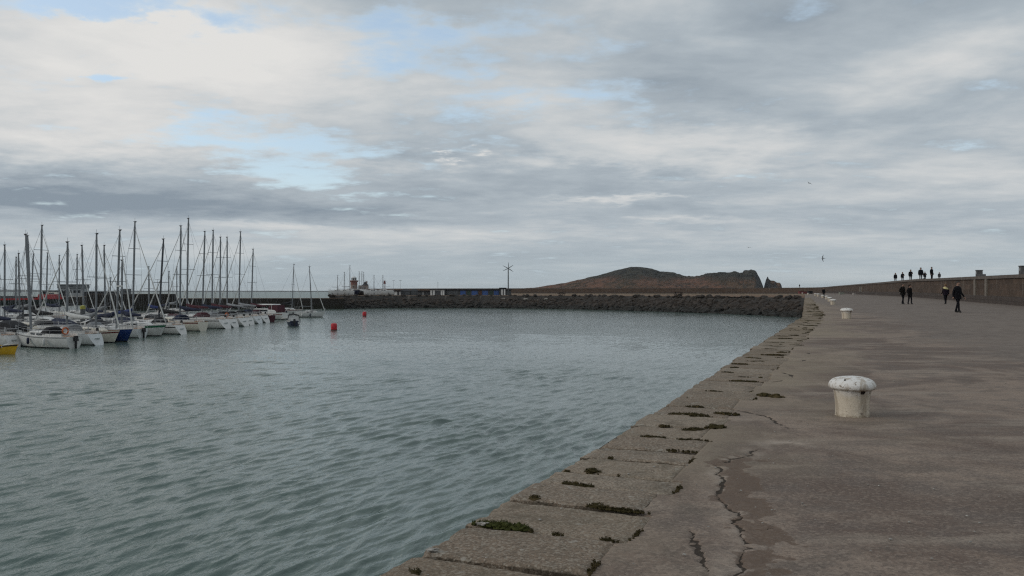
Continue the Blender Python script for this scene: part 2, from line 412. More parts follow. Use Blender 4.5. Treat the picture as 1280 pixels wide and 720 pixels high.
fi2 = t.noise(oc, 120, 3, .7); col = t.mix(t.ss(fi2, .55, .75, 0, .4), col, (.36,.34,.315))
bn = A('edge'); col = t.mix(t.math('MULTIPLY', bn, t.ss(md, .25, .6, .35, .8)), col, (.245,.208,.158))
col = t.mix(t.math('MULTIPLY', A('road'), .75), col, t.mix(t.ss(md, .35, .65), (.122,.104,.093), (.188,.163,.145)))
vo = t.n('ShaderNodeTexVoronoi', Vector=oc, Scale=2.6); vo.inputs['Randomness'].default_value = 1
spk = t.math('MULTIPLY', t.ss(vo.outputs['Distance'], .022, .05, 1, 0), t.ss(t.noise(oc, 1.7, 2, .5), .5, .56))
col = t.mix(spk, col, (.55,.53,.49))
vo2 = t.n('ShaderNodeTexVoronoi', Vector=oc, Scale=4.1)
spk2 = t.math('MULTIPLY', t.ss(vo2.outputs['Distance'], .04, .09, 1, 0), t.ss(t.noise(oc, 1.1, 2, .5), .5, .6))
col = t.mix(t.math('MULTIPLY', spk2, .7), col, (.07,.06,.05))
col = t.mix(t.math('MULTIPLY', sharp(A('expo'), .9), t.ss(ag, .1, .8, .6, .98)), col, (.128,.094,.073))
col = t.mix(t.math('MULTIPLY', A('lip'), .85), col, (.35,.305,.265))
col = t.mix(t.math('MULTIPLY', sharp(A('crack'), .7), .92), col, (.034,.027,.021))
col = t.mix(1.0, col, (1.06,1.015,.97), 'MULTIPLY')
t.set(p, 'Base__Color', col); t.set(p, 'Roughness', .88); t.set(p, 'Specular IOR Level', .22)
hb = t.math('ADD', t.math('MULTIPLY', fi, .6), t.math('ADD', t.math('MULTIPLY', fi2, .3), md))
t.set(p, 'Normal', t.bump(hb, .9, .014))
CONC = m
edgeatt = np.clip(1.25-GQ/2.0+(nzB-.5)*2.2, 0, 1)
# the road strip on the far side of the seam is greyer
sp = np.array(seam); seam_x = np.interp(GY, sp[::-1,1] if sp[0,1] > sp[-1,1] else sp[:,1], sp[::-1,0] if sp[0,1] > sp[-1,1] else sp[:,0])
seam_x = np.where(GY > sp[:,1].max(), sp[0,0]+.315*(GY-sp[:,1].max()), seam_x)
seam_x = np.where(GY < sp[:,1].min(), sp[-1,0]+.305*(GY-sp[:,1].min()), seam_x)
road = np.clip((GX-seam_x)/1.4+.5+(nzA-.5)+2.2*(nzB-.5), 0, 1)
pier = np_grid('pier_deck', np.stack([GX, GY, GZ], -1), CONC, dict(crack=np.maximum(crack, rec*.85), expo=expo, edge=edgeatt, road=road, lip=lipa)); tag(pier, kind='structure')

# coping stones: one course of cut blocks, gaps between them
m, t, p = newmat('coping_stone')
oc = t.n('ShaderNodeTexCoord').outputs['Object']
tn = t.n('ShaderNodeAttribute', _attribute_name='tint').outputs['Fac']; ms = t.n('ShaderNodeAttribute', _attribute_name='mossy').outputs['Fac']
md = t.noise(oc, 3.0, 7, .65, .4); fi = t.noise(oc, 45, 5, .7); lo = t.noise(oc, .8, 4, .6)
col = t.mix(tn, (.208,.154,.112), (.300,.238,.182))
col = t.mix(t.ss(md, .42, .72, 0, .75), col, (.150,.126,.098))
col = t.mix(t.ss(fi, .42, .66, 0, .6), col, (.085,.070,.055))
col = t.mix(t.ss(t.noise(oc, 95, 3, .7), .55, .75, 0, .5), col, (.40,.37,.32))
agg = t.n('ShaderNodeTexVoronoi', Vector=oc, Scale=70); ag = t.n('ShaderNodeSeparateColor', i0=agg.outputs['Color']).outputs[0]
col = t.mix(t.ss(ag, .60, .95, 0, .45), col, (.40,.36,.30)); col = t.mix(t.ss(ag, .28, .05, 0, .4), col, (.07,.058,.046))
col = t.mix(t.ss(t.noise(oc, 6, 5, .7), .60, .68, 0, .6), col, (.38,.355,.31))
col = t.mix(t.ss(t.noise(oc, 1.1, 6, .7, .8), .54, .64, 0, .55), col, (.115,.092,.068))
col = t.mix(t.math('MULTIPLY', ms, t.ss(md, .3, .6, .2, .75)), col, (.158,.116,.062))
rimn = t.n('ShaderNodeAttribute', _attribute_name='rim').outputs['Fac']
col = t.mix(t.ss(t.math('ADD', rimn, t.math('MULTIPLY', t.math('SUBTRACT', fi, .5), .9)), .45, .85, 0, .85), col, (.050,.040,.028))
t.set(p, 'Base__Color', col); t.set(p, 'Roughness', .9); t.set(p, 'Specular IOR Level', .2)
t.set(p, 'Normal', t.bump(t.math('ADD', fi, md), .7, .015))
STONE = m
mb = MB(); tints = []; mossy = []; rimv = []
for i, (a, b, wd) in enumerate(stones):
    if b < -8: continue
    fine = b < 22
    nu, nv = (26, 34) if b < 13 else (12, 14) if fine else (5, 6)
    gap = .016 if b < 30 else .024
    xa, xb = float(edge_x(a)), float(edge_x(b)); dx, dy = xb-xa, b-a; L = math.hypot(dx, dy); ux, uy = dx/L, dy/L; nx, ny = uy, -ux
    rise = random.uniform(-.012, .014); tl = random.uniform(-.012, .012); tl2 = random.uniform(-.01, .01)
    skew = random.uniform(-.03, .03); out0 = random.uniform(-.045, .025)
    grid = []
    for iu in range(-1, nu+2):
        row = []
        for iv in range(-1, nv+2):
            cu, cv = min(max(iu, 0), nu)/nu, min(max(iv, 0), nv)/nv
            side = iu < 0 or iu > nu or iv < 0 or iv > nv
            su = gap+cu*(L-2*gap); sv = out0+cv*(wd-out0)
            X = xa+ux*(su+skew*cv)+nx*sv; Y = a+uy*(su+skew*cv)+ny*sv
            nzv = mnoise.noise(Vector((X*6, Y*6, i))); nz2 = mnoise.noise(Vector((X*22, Y*22, i*.3)))
            eu, ev = min(cu, 1-cu)*L, min(cv, 1-cv)*wd
            dd = min(eu, ev*1.0)
            rag = max(0, 1-dd/.05)
            chipz = max(0, 1-cv*wd/.10)**1.5*max(0, mnoise.noise(Vector((X*9, Y*9, 4.2)))+.1)*.07
            z = EYE-float(ground_h(X, Y))+rise+tl*(cu-.5)+tl2*(cv-.5)+.008*nzv+.004*nz2-rag**2*(.016+.02*max(0, nzv))-chipz
            if fine and dd < .03: X += nz2*.008; Y += nz2*.008
            if side: z -= .22
            rimv.append(1.0 if side else max(0, 1-dd/(.035 if fine else .06))*(.55+.6*nzv)); row.append((X, Y, z))
        grid.append(row)
    n1, m1 = len(grid), len(grid[0])
    fs = [(q*m1+k, (q+1)*m1+k, (q+1)*m1+k+1, q*m1+k+1) for q in range(n1-1) for k in range(m1-1)]
    mb.add([pp for rw in grid for pp in rw], [f[::-1] for f in fs])
    tv = random.random(); tints += [tv]*(n1*m1)
    mv = .9*min(1, max(0, (b-13)/20))*random.uniform(.3, 1) if b > 13 else random.uniform(0, .25)
    mossy += [mv]*(n1*m1)
cop = mb.build('quay_coping', STONE, smooth=45); tag(cop, kind='structure')
for k, arr in (('tint', tints), ('mossy', mossy), ('rim', rimv)):
    at = cop.data.attributes.new(k, 'FLOAT', 'POINT'); at.data.foreach_set('value', np.array(arr, dtype=np.float32))
# quay face below the coping
def stone_mat(name, c1, c2, mortar, bw=.9, bh=.42, wet=None, streak=(.32,.29,.25), sk=.4):
    m, t, p = newmat(name)
    uv = t.n('ShaderNodeUVMap', _uv_map='UVMap').outputs[0]; oc = t.n('ShaderNodeTexCoord').outputs['Object']
    wv = t.n('ShaderNodeVectorMath', _operation='ADD', i0=uv, i1=t.n('ShaderNodeVectorMath', _operation='SCALE', i0=t.noise(uv, 1.5, 3, .5, out=1), Scale=.12).outputs[0]).outputs[0]
    br = t.n('ShaderNodeTexBrick', Vector=wv, Color1=(*c1,1), Color2=(*c2,1), Mortar=(*mortar,1), Scale=1.0)
    br.inputs['Mortar Size'].default_value = .018; br.inputs['Brick Width'].default_value = bw; br.inputs['Row Height'].default_value = bh; br.inputs['Mortar Smooth'].default_value = .4
    n_ = t.noise(oc, 2.0, 6, .65); c = t.mix(t.ss(n_, .35, .7, 0, .7), br.outputs['Color'], tuple(x*.55 for x in c1))
    s1 = t.noise(t.mapping(uv, (1, .10, 1)), .9, 5, .6, .3)
    c = t.mix(t.ss(s1, .58, .74, 0, sk), c, streak)
    if wet:
        sp_ = t.n('ShaderNodeSeparateXYZ', i0=oc).outputs[2]
        c = t.mix(t.ss(t.math('ADD', sp_, t.math('MULTIPLY', n_, .8)), wet-.3, wet+.9, 1, 0), c, (.018,.018,.012))
    t.set(p, 'Base__Color', c); t.set(p, 'Roughness', .88); t.set(p, 'Specular IOR Level', .25)
    hb_ = t.math('ADD', t.math('MULTIPLY', br.outputs['Fac'], -1.0), t.math('MULTIPLY', t.noise(oc, 9, 5, .65), .7))
    t.set(p, 'Normal', t.bump(hb_, .8, .05)); return m
def uv_strip(name, pts, prof, mat, parent=None, zfun=None, u0=0.0, smooth=None, step=None):
    """sweep a profile (offset to the right of travel, z) along plan points; UV in metres"""
    if step:
        q = [pts[0]]
        for a, b in zip(pts[:-1], pts[1:]):
            n_ = max(1, int(math.hypot(b[0]-a[0], b[1]-a[1])/step))
            q += [(a[0]+(b[0]-a[0])*k/n_, a[1]+(b[1]-a[1])*k/n_) for k in range(1, n_+1)]
        pts = q
    vs = []; us = []; L = u0
    for i, pt in enumerate(pts):
        a = pts[max(0, i-1)]; b = pts[min(len(pts)-1, i+1)]
        dx, dy = b[0]-a[0], b[1]-a[1]; l = math.hypot(dx, dy); nx, ny = dy/l, -dx/l
        if i: L += math.hypot(pt[0]-pts[i-1][0], pt[1]-pts[i-1][1])
        acc = 0; pr = prof(pt[0], pt[1]) if callable(prof) else prof
        for k, (o, z_) in enumerate(pr):
            if k: acc += math.hypot(o-pr[k-1][0], z_-pr[k-1][1])
            vs.append((pt[0]+nx*o, pt[1]+ny*o, z_)); us.append((L, acc))
    n_ = len(pr); fs = [(i*n_+k, (i+1)*n_+k, (i+1)*n_+k+1, i*n_+k+1) for i in range(len(pts)-1) for k in range(n_-1)]
    me = bpy.data.meshes.new(name); me.from_pydata(vs, [], fs); uvl = me.uv_layers.new(name='UVMap')
    for lp in me.loops: uvl.data[lp.index].uv = us[lp.vertex_index]
    me.materials.append(mat)
    o = bpy.data.objects.new(name, me); C.objects.link(o)
    if parent: o.parent = parent
    return o
QW = stone_mat('quay_face_stone', (.15,.13,.11), (.12,.105,.09), (.07,.065,.055), wet=1.2)
pts = [(float(edge_x(q)), q) for q in (-60, -20, 0, 20, 40.5, 80, 120, 165)]
tag(uv_strip('quay_face', pts, lambda X, Y: [(.03, EYE-float(h_edge(Y))-.12), (.06, 1.0), (.12, -4)], QW), kind='structure')

# ------------------------------------------------------------------ moss
def moss_mat():
    m, t, p = newmat('moss'); oc = t.n('ShaderNodeTexCoord').outputs['Object']
    c = t.mix(t.noise(oc, 18, 4, .6), (.026,.024,.010), (.060,.046,.020)); c = t.mix(t.ss(t.noise(oc, 5, 3, .6), .5, .7), c, (.085,.062,.030))
    t.set(p, 'Base__Color', c); t.set(p, 'Roughness', .95); t.set(p, 'Specular IOR Level', .1); return m
MOSS = moss_mat()
def moss_m2():
    m, t, p = newmat('green_moss'); oc = t.n('ShaderNodeTexCoord').outputs['Object']
    c = t.mix(t.noise(oc, 25, 4, .6), (.030,.036,.010), (.066,.070,.022))
    t.set(p, 'Base__Color', c); t.set(p, 'Roughness', .95); t.set(p, 'Specular IOR Level', .1); return m
GMOSS = moss_m2()
def clump(mb, X0, Y0, X1, Y1, wdt, hgt, dens=1.0, blade=.022):
    L = math.hypot(X1-X0, Y1-Y0)+1e-6; n = max(2, int(L/max(.012, wdt*.45))); seed = random.random()*50
    for k in range(n+1):
        f = k/n; env = max(0.0, math.sin(PI*min(1, max(0, .08+.84*f))))**.6*(.55+.9*abs(mnoise.noise(Vector((f*4+seed, seed, 0)))))
        X, Y = X0+(X1-X0)*f+random.gauss(0, .01), Y0+(Y1-Y0)*f+random.gauss(0, .01); z = gz(X, Y)
        rr = wdt*env*random.uniform(.7, 1.1)
        if rr < .008: continue
        mb.blob((X, Y, z-.004), rr, random.random()*90, .45, 2 if dens > 1 else 1, (1, 1, hgt/wdt))
        for b in range(int(22*dens*env)):
            a = random.random()*2*PI; q = math.sqrt(random.random()); ex = rr*q
            bx, by = X+math.cos(a)*ex, Y+math.sin(a)*ex; bz = z+hgt*env*math.sqrt(max(0, 1-q*q))*.85
            h2 = blade*random.uniform(.5, 1.3); ww = .004
            tx, ty = random.gauss(0, h2*.6), random.gauss(0, h2*.6); c_, s_ = math.cos(a*3), math.sin(a*3)
            mb.add([(bx-c_*ww, by-s_*ww, bz), (bx+c_*ww, by+s_*ww, bz), (bx+tx, by+ty, bz+h2)], [(0,1,2)])
mossdefs = [((594,653),(660,660),.075,.06,2.6,GMOSS,'long bright green moss clump spilling over the coping joint nearest the camera'),
 ((665,622),(676,624),.06,.045,1.6,MOSS,'small round brown moss tuft near the water edge, above the bright green clump'),
 ((736,631),(758,633),.06,.035,1.4,MOSS,'brown moss patch at the inner end of the second mossy joint'),
 ((704,604),(740,609),.05,.04,1.4,MOSS,'knobbly brown moss chain on the middle of a coping joint'),
 ((734,588),(750,590),.06,.05,1.6,MOSS,'rounded dark moss tuft two joints beyond the bright green clump'),
 ((838,517),(884,519),.07,.045,1.4,MOSS,'long dark moss strip on the coping left of the nearest bollard'),
 ((893,517),(924,518),.05,.04,1.2,MOSS,'thin dark moss strip at the inner end of a joint, left of the nearest bollard'),
 ((852,537),(880,536),.05,.03,1.2,MOSS,'flat tail of brown moss in front of the tall dark tuft'),
 ((882,534),(904,535),.10,.11,2.0,MOSS,'tall dark moss tuft left of the nearest bollard'),
 ((949,494),(976,497),.12,.09,1.6,MOSS,'wide low dark moss mound on the concrete beside the nearest bollard'),
 ((845,549),(888,552),.03,.02,1.0,MOSS,'thin line of moss along a joint below the tall dark tuft'),
 ((930,448),(952,449),.09,.07,1.2,MOSS,'dark moss tuft at the water edge beyond the wide mound'),
 ((932,452),(956,453),.09,.06,1.2,MOSS,'dark moss mound beside the cracked concrete, nearer of two at the water edge'),
 ((512,714),(524,715),.045,.03,1.6,MOSS,'small brown moss pad at the bottom corner of the quay edge')]
for a, b, wd, hg, dn, mt, lab in mossdefs:
    (xa, ya), (xb, yb) = gpt(*a), gpt(*b); mb = MB(); clump(mb, xa, ya, xb, yb, wd, hg*.7, dn, .014)
    o = mb.build('moss_clump', mt); tag(o, lab, 'moss', 'moss clumps growing along the quay edge')
mb = MB()
for i, (a, b, wd) in enumerate(stones):
    if b < 4 or b > 75: continue
    xa = float(edge_x(b)); nx, ny = .92, -.392
    k = random.choice((0,1,1,2,3)) if b < 14 else random.choice((1,1,2,3))
    for _ in range(k):
        q0 = random.uniform(.05, wd-.1); q1 = min(wd+.05, q0+abs(random.gauss(.08, .22 if b < 14 else .4)))
        big = random.random() if b > 11 else random.random()*.5
        clump(mb, xa+nx*q0, b+ny*q0, xa+nx*q1, b+ny*q1, .014+.034*big, .010+.022*big, .9 if b < 20 else .25, .009)
    if random.random() < .3 and b < 40:
        q0 = wd; clump(mb, float(edge_x(a))+nx*q0, a+ny*q0, float(edge_x(a))+nx*q0+.4275*.3, a+.3+ny*q0, .016, .010, .7, .008)
tag(mb.build('moss', MOSS), kind='stuff')
# little stones and shell crumbs left on the edge
mb = MB()
for px, y in ((541,689),(603,656)):
    X, Y = gpt(px, y); mb.blob((X, Y, gz(X, Y)+.010), .022, px, .5, 2, (1.7, .8, .45))
for _ in range(420):
    Y = 4+16*random.random()**1.4; X = float(edge_x(Y))+random.uniform(.2, 6)
    mb.blob((X, Y, gz(X, Y)+.003), random.uniform(.003, .010), _, .3, 0, (1.3, 1, .6))
tag(mb.build('gravel', pmat('pale_stone_crumbs', (.33,.31,.28), .9, var=.4, scale=30)), kind='stuff')

# ------------------------------------------------------------------ bollards
m, t, p = newmat('bollard_paint')
oc = t.n('ShaderNodeTexCoord').outputs['Object']; sz = t.n('ShaderNodeSeparateXYZ', i0=oc).outputs[2]
n1 = t.noise(oc, 6, 6, .65); n2 = t.noise(t.mapping(oc, (1, 1, .16)), 13, 5, .6); n3 = t.noise(oc, 30, 4, .7)
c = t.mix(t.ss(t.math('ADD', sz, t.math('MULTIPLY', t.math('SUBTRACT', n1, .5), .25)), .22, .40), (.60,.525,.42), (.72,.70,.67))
c = t.mix(t.ss(n2, .47, .62, 0, .75), c, (.35,.285,.21))
chip = t.ss(t.noise(oc, 14, 6, .72, .3), .60, .625); c = t.mix(chip, c, (.25,.20,.155))
c = t.mix(t.ss(n1, .60, .70, 0, .75), c, (.40,.36,.31))
c = t.mix(t.ss(t.noise(oc, 9, 3, .6), .68, .73, 0, .7), c, (.30,.18,.09))
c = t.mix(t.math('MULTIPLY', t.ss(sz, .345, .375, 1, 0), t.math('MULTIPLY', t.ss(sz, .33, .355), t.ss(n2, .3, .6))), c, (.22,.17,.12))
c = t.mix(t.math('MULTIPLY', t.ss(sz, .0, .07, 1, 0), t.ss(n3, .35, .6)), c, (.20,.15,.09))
t.set(p, 'Base__Color', c); t.set(p, 'Roughness', .55); t.set(p, 'Specular IOR Level', .35); t.set(p, 'Normal', t.bump(t.math('ADD', n3, n1), .5, .012))
BOL = m
def bollard(px, D, label):
    X = X_at(px, D); b = thing('mooring_bollard', label, 'bollard', (X, D, gz(X, D)-.004), random.uniform(0, 6), 'white mooring bollards along the quay')
    return b
b0 = bollard(1065, 10.12, 'large white mushroom shaped bollard nearest the camera, rust hole under its cap'); b0.rotation_euler.z = 0
mb = MB(); mb.lathe([(.208,0),(.197,.02),(.198,.09),(.202,.17),(.208,.24),(.216,.29),(.226,.33),(.236,.352)], 40)
for i, q in enumerate(mb.v):
    if q[2] < .001: mb.v[i] = (q[0]*1.04, q[1]*1.04, -.02)
    elif q[2] < .05:
        a = math.atan2(q[1], q[0]); k = 1+.05*mnoise.noise(Vector((math.cos(a)*4, math.sin(a)*4, 3))); mb.v[i] = (q[0]*k, q[1]*k, q[2])
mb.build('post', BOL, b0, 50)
mb = MB(); prof = [(.222,.344),(.246,.345),(.265,.354),(.276,.371),(.280,.392),(.276,.415),(.262,.440),(.236,.463),(.195,.482),(.14,.496),(.075,.504),(.03,.506),(.004,.507)]
mb.lathe(prof, 48)
for i, q in enumerate(mb.v):
    k = 1+.012*mnoise.noise(Vector(q)*7); mb.v[i] = (q[0]*k, q[1]*k, q[2]+.004*mnoise.noise(Vector(q)*9))
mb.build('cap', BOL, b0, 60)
hm = pmat('rusted_hole', (.02,.012,.008), .95)
mb = MB(); a0 = math.radians(-80)
ring = []
for k in range(14):
    a = 2*PI*k/14; rr = .030*(1+.35*mnoise.noise(Vector((math.cos(a)*2, math.sin(a)*2, 5))))
    an = a0+rr*math.cos(a)/.225; zz = .322+rr*.8*math.sin(a); R0 = .2265+(zz-.322)*.32
    ring.append((R0*math.cos(an), R0*math.sin(an), zz))
mb.add(ring, [tuple(range(14))])
mb.build('rust_hole', hm, b0)
mb = MB(); ring = []
for k in range(10):
    a = 2*PI*k/10; ring.append((-.155+.013*math.cos(a), -.155+.010*math.sin(a)*1.4, .474+.014*math.sin(a)*.9*.6+.006*math.cos(a)))
mb.add(ring, [tuple(range(10))]); mb.build('rust_spot', hm, b0)
bdefs = [(1058,37.5,'second white bollard along the quay, alone behind the nearest one'),(1041,70,'third white bollard along the quay, low and wide at the front of the distant cluster'),
 (1037,90,'fourth white bollard along the quay, just behind the front of the distant cluster'),(1033.5,112,'fifth white bollard along the quay'),(1028.3,136,'sixth white bollard along the quay, in front of the dark standing figure'),
 (1022.7,172,'seventh white bollard along the quay, tiny in the distance'),(1019.3,205,'eighth white bollard along the quay, tiny in the distance'),(1010,268,'ninth white bollard along the quay, second farthest of all'),(1003,330,'farthest white bollard, at the bend of the pier')]
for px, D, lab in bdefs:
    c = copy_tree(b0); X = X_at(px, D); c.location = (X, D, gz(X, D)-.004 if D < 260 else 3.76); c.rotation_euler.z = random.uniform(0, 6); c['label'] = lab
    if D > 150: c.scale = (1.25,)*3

# ------------------------------------------------------------------ pier wall with its promenade
PW = stone_mat('pier_wall_stone', (.115,.078,.056), (.062,.043,.032), (.15,.12,.095), 1.2, .48, streak=(.25,.22,.185), sk=.55)
PLN = stone_mat('plinth_stone', (.085,.066,.056), (.075,.058,.050), (.06,.05,.045), 1.6, .6)
CAPM = stone_mat('wall_coping_stone', (.15,.125,.108), (.125,.105,.092), (.08,.07,.06), 1.4, 2.0)
wall = thing('pier_wall', 'long brown stone wall along the right of the pier, promenade on its top', 'wall', (38, 60, 3.9))
def rel(o): o.parent = wall; o.matrix_parent_inverse = Matrix.Translation((-38,-60,-3.9)); return o
# offsets are to the right of travel = seaward side
wp = WALL
base = lambda X, Y: (EYE-float(h_wall(Y))-.25) if Y < 345 else 3.5
rel(uv_strip('wall_face', wp, lambda X, Y: [(0, base(X, Y)), (.06, float(wall_top(Y))-.28)], PW, step=8))
rel(uv_strip('plinth', wp, lambda X, Y: [(-.32, base(X, Y)), (-.30, base(X, Y)+.80), (-.02, base(X, Y)+.86), (.02, base(X, Y)+.86)], PLN, step=8))
rel(uv_strip('coping', wp, lambda X, Y: [(.10, float(wall_top(Y))-.285), (-.07, float(wall_top(Y))-.28), (-.06, float(wall_top(Y))-.01), (.5, float(wall_top(Y))), (.52, float(wall_top(Y))-.3)], CAPM, step=8))
rel(uv_strip('promenade_floor', wp, lambda X, Y: [(.45, float(wall_top(Y))-.27), (6.0, float(wall_top(Y))-.25)], CONC, step=8))
rel(uv_strip('seaward_face', wp, lambda X, Y: [(6.0, float(wall_top(Y))-.25), (6.2, float(wall_top(Y))-.4), (9, -3)], PW, step=8))
# pale kerb standing on the promenade
kb = uv_strip('promenade_kerb', [(60.8+4.2,128-1.2),(66.8+4.2,146-1.2),(76+4.2,173-1.2)], lambda X, Y: [(-.2, float(wall_top(Y))-.3), (-.18, float(wall_top(Y))+.40), (.2, float(wall_top(Y))+.42), (.22, float(wall_top(Y))-.3)], pmat('pale_concrete', (.46,.43,.42), .85, var=.15, bump=.3))
tag(kb, 'pale concrete kerb on the far side of the promenade above the wall', 'kerb')
def on_wall(px, back=.9):
    D = 17.9/((px-640)/F-.335); D = float(D)
    for _ in range(20):
        X = float(wall_x(D))+back; D = X/((px-640)/F)
    return X, D, float(wall_top(D))
for px, wd, h1, lab in ((1224,.46,.52,'dark square stone pillar with low step, standing on the wall top above the road'),(1279.5,.62,.58,'dark square stone pillar at the right end of the wall top')):
    X, D, z = on_wall(px, .32)
    g = thing('stone_pillar', lab, 'pillar', (X, D, z), math.radians(-18.5), 'stone pillars on the wall top'); dm = pmat('dark_pillar_stone', (.10,.098,.10), .85, var=.3, bump=.4)
    MB().box((0,0,h1/2), (.5,wd,h1), top=.96).build('shaft', dm, g); MB().box((0,0,h1+.03), (.56,wd+.06,.06)).build('cap', dm, g)
    MB().box((.05,-.72,.09), (.5,.9,.18)).build('step', dm, g)
    MB().box((-.256,-.06,h1*.62), (.012,.16,.20)).build('plaque', pmat('pale_plaque', (.42,.42,.42), .6), g)
# pilaster strips and a doorway in the wall
for px, dark in ((1058,0),(1076,1),(1219,0),(1233,0)):
    D = 17.9/((px-640)/F-.335); X = float(wall_x(D)); zb = EYE-float(h_wall(D)); zt = float(wall_top(D))-.3
    H = zt-zb
    if dark:
        o = MB().box((X-.02, D, zb+H*.42), (.12, 2.2 if D > 150 else 1.0, H*.84), rz=math.radians(-18.5)).build('doorway', pmat('dark_opening', (.02,.016,.014), .9)); rel(o)
        for s in (-1, 1):
            q = MB().box((X-.05+.335*s*1.6, D+s*1.6, zb+H*.42), (.2, .6, H*.84), rz=math.radians(-18.5)).build('jamb', pmat('pale_jamb', (.27,.24,.20), .85), o)
    else:
        rel(MB().box((X-.0, D, zb+H*.5), (.16, .7, H), rz=math.radians(-18.5)).build('pilaster', pmat('pilaster_stone', (.17,.145,.12), .85, var=.25, bump=.4)))
for px, D, wd, hg, nm, lab, colr in ((1052,205,1.3,.55,'concrete_block','pale greenish concrete block at the foot of the wall beyond the doorway',(.24,.25,.21)),(1067.5,178,.5,.42,'concrete_block','small pale concrete block at the foot of the wall near the doorway',(.33,.3,.28))):
    X = X_at(px, D); z = gz(X, D)
    o = MB().box((0,0,hg/2), (wd,.7,hg), top=.9).build(nm, pmat(lab[:14], colr, .9, var=.25, bump=.5), loc=(X, D, z)); tag(o, lab, 'block')
# bins at the bend
for px, D, wd, hg, key, lab in ((1001.5,352,2.2,1.0,'redp','dull red storage bin near the bend of the pier'),(1006.5,362,1.6,.9,'redp','second dull red storage bin, right of the first at the pier bend'),(1012.5,345,1.9,1.1,'blackc','black storage bin beside the red bins at the pier bend')):
    X = X_at(px, D); g = thing('storage_bin', lab, 'bin', (X, D, 3.9), .2, 'storage bins at the pier bend')
    MB().box((0,0,hg/2), (wd,1.1,hg), top=1.04).build('body', pmat('dull_red_plastic', (.16,.03,.03), .7) if key == 'redp' else M('blackc'), g); MB().box((0,0,hg+.04), (wd+.1,1.2,.08)).build('lid', M('blackc'), g)

# ------------------------------------------------------------------ breakwater / mole
gm, t, p = newmat('mole_gravel'); oc = t.n('ShaderNodeTexCoord').outputs['Object']
n1 = t.noise(t.mapping(oc, (.3, 1, 1)), .08, 5, .6, .4); n2 = t.noise(oc, 1.2, 5, .7)
c = t.mix(t.ss(n1, .35, .65), (.150,.088,.056), (.235,.170,.116)); c = t.mix(t.ss(n2, .45, .7, 0, .6), c, (.095,.066,.048))
t.set(p, 'Base__Color', c); t.set(p, 'Roughness', .95); t.set(p, 'Specular IOR Level', .1)
front = [wpt(px, y) for px, y in ((1012,397.6),(960,394.8),(900,392),(800,388.6),(700,386.2),(600,385),(500,385),(420,386))]
MZ = 3.70
def offs(pts, d):
    out = []
    for i, pt in enumerate(pts):
        a = pts[max(0, i-1)]; b = pts[min(len(pts)-1, i+1)]; dx, dy = b[0]-a[0], b[1]-a[1]; l = math.hypot(dx, dy)
        out.append((pt[0]+dy/l*d, pt[1]-dx/l*d))
    return out
topf = offs(front, 5.5)
poly = topf+[(-56,250),(-128,582)]+[(p_[0]+1, p_[1]+1) for p_ in WALL[::-1] if p_[1] > 140]+[(70,150)]
mb = MB()
tw = poly
mb.add([(a, b, MZ) for a, b in tw], [tuple(range(len(tw)))[::-1]])
me_o = mb.build('mole_top', gm)
bm_tri = me_o.data; tag(me_o, kind='structure')
BW = stone_mat('breakwater_core', (.05,.045,.04), (.04,.036,.032), (.03,.028,.025), wet=1.0)
tag(uv_strip('breakwater_slope', offs(front, .8), lambda X, Y: [(-1.2,-2), (.2,.2), (4.7, MZ-.01)], BW), kind='structure')
rk, t, p = newmat('armour_rock'); oc = t.n('ShaderNodeTexCoord').outputs['Object']; zz = t.n('ShaderNodeSeparateXYZ', i0=oc).outputs[2]
n1 = t.noise(oc, .6, 5, .7); n2 = t.noise(oc, 5, 4, .6)
c = t.mix(t.ss(n1, .35, .7), (.017,.012,.0085), (.044,.031,.022)); c = t.mix(t.ss(n2, .55, .75, 0, .5), c, (.085,.070,.056))
c = t.mix(t.ss(t.math('ADD', zz, t.math('MULTIPLY', n1, 1.2)), 1.2, 2.4, 1, 0), c, (.014,.013,.010))
t.set(p, 'Base__Color', c); t.set(p, 'Roughness', .85)
mb = MB(); fl = 0
for (a, b) in zip(front[:-1], front[1:]):
    L = math.hypot(b[0]-a[0], b[1]-a[1]); dx, dy = (b[0]-a[0])/L, (b[1]-a[1])/L; nx, ny = dy, -dx
    for _ in range(int(L*13)):
        u = random.random()*L; v = random.random()
        o_ = .2+v*5.6; z = -.2+v*(MZ+.0)
        s_ = random.uniform(.30, .80)*(1.1 if v < .8 else .75)*(1+.35*max(0, min(1, (a[0]-5)/40)))
        X, Y = a[0]+dx*u+nx*o_, a[1]+dy*u+ny*o_
        if X > float(edge_x(Y))-.4: continue
        mb.blob((X, Y, min(z-.1, MZ-.25) if v < .88 or random.random() < .5 else MZ-random.uniform(-.08,.2)), s_, random.random()*99, .35, 1, (random.uniform(.8,1.4), random.uniform(.8,1.2), random.uniform(.55,.85)))
tag(mb.build('rock_armour', rk), kind='stuff')
pr = pmat('pale_boulder', (.27,.25,.22), .9, var=.3)
for px, y in ((533,375.5),(541,374.5),(556,374),(559,374.5),(568,376),(571,375),(576,375.5),(580,376.5),(657,373.5),(674,375),(683,373.5),(630,373)):
    D = lerp(px, [500,600,700],[246,244,231])+.5; X = X_at(px, D); z = Z_at(y, D)
    o = MB().blob((0,0,0), random.uniform(.3,.55), px, .4, 1, (1.6,1,.6)).build('pale_boulder', pr, loc=(X, D-.9, z-.1)); tag(o, 'pale boulder lying on the dark rock slope of the breakwater', 'boulder', 'pale boulders on the breakwater slope')
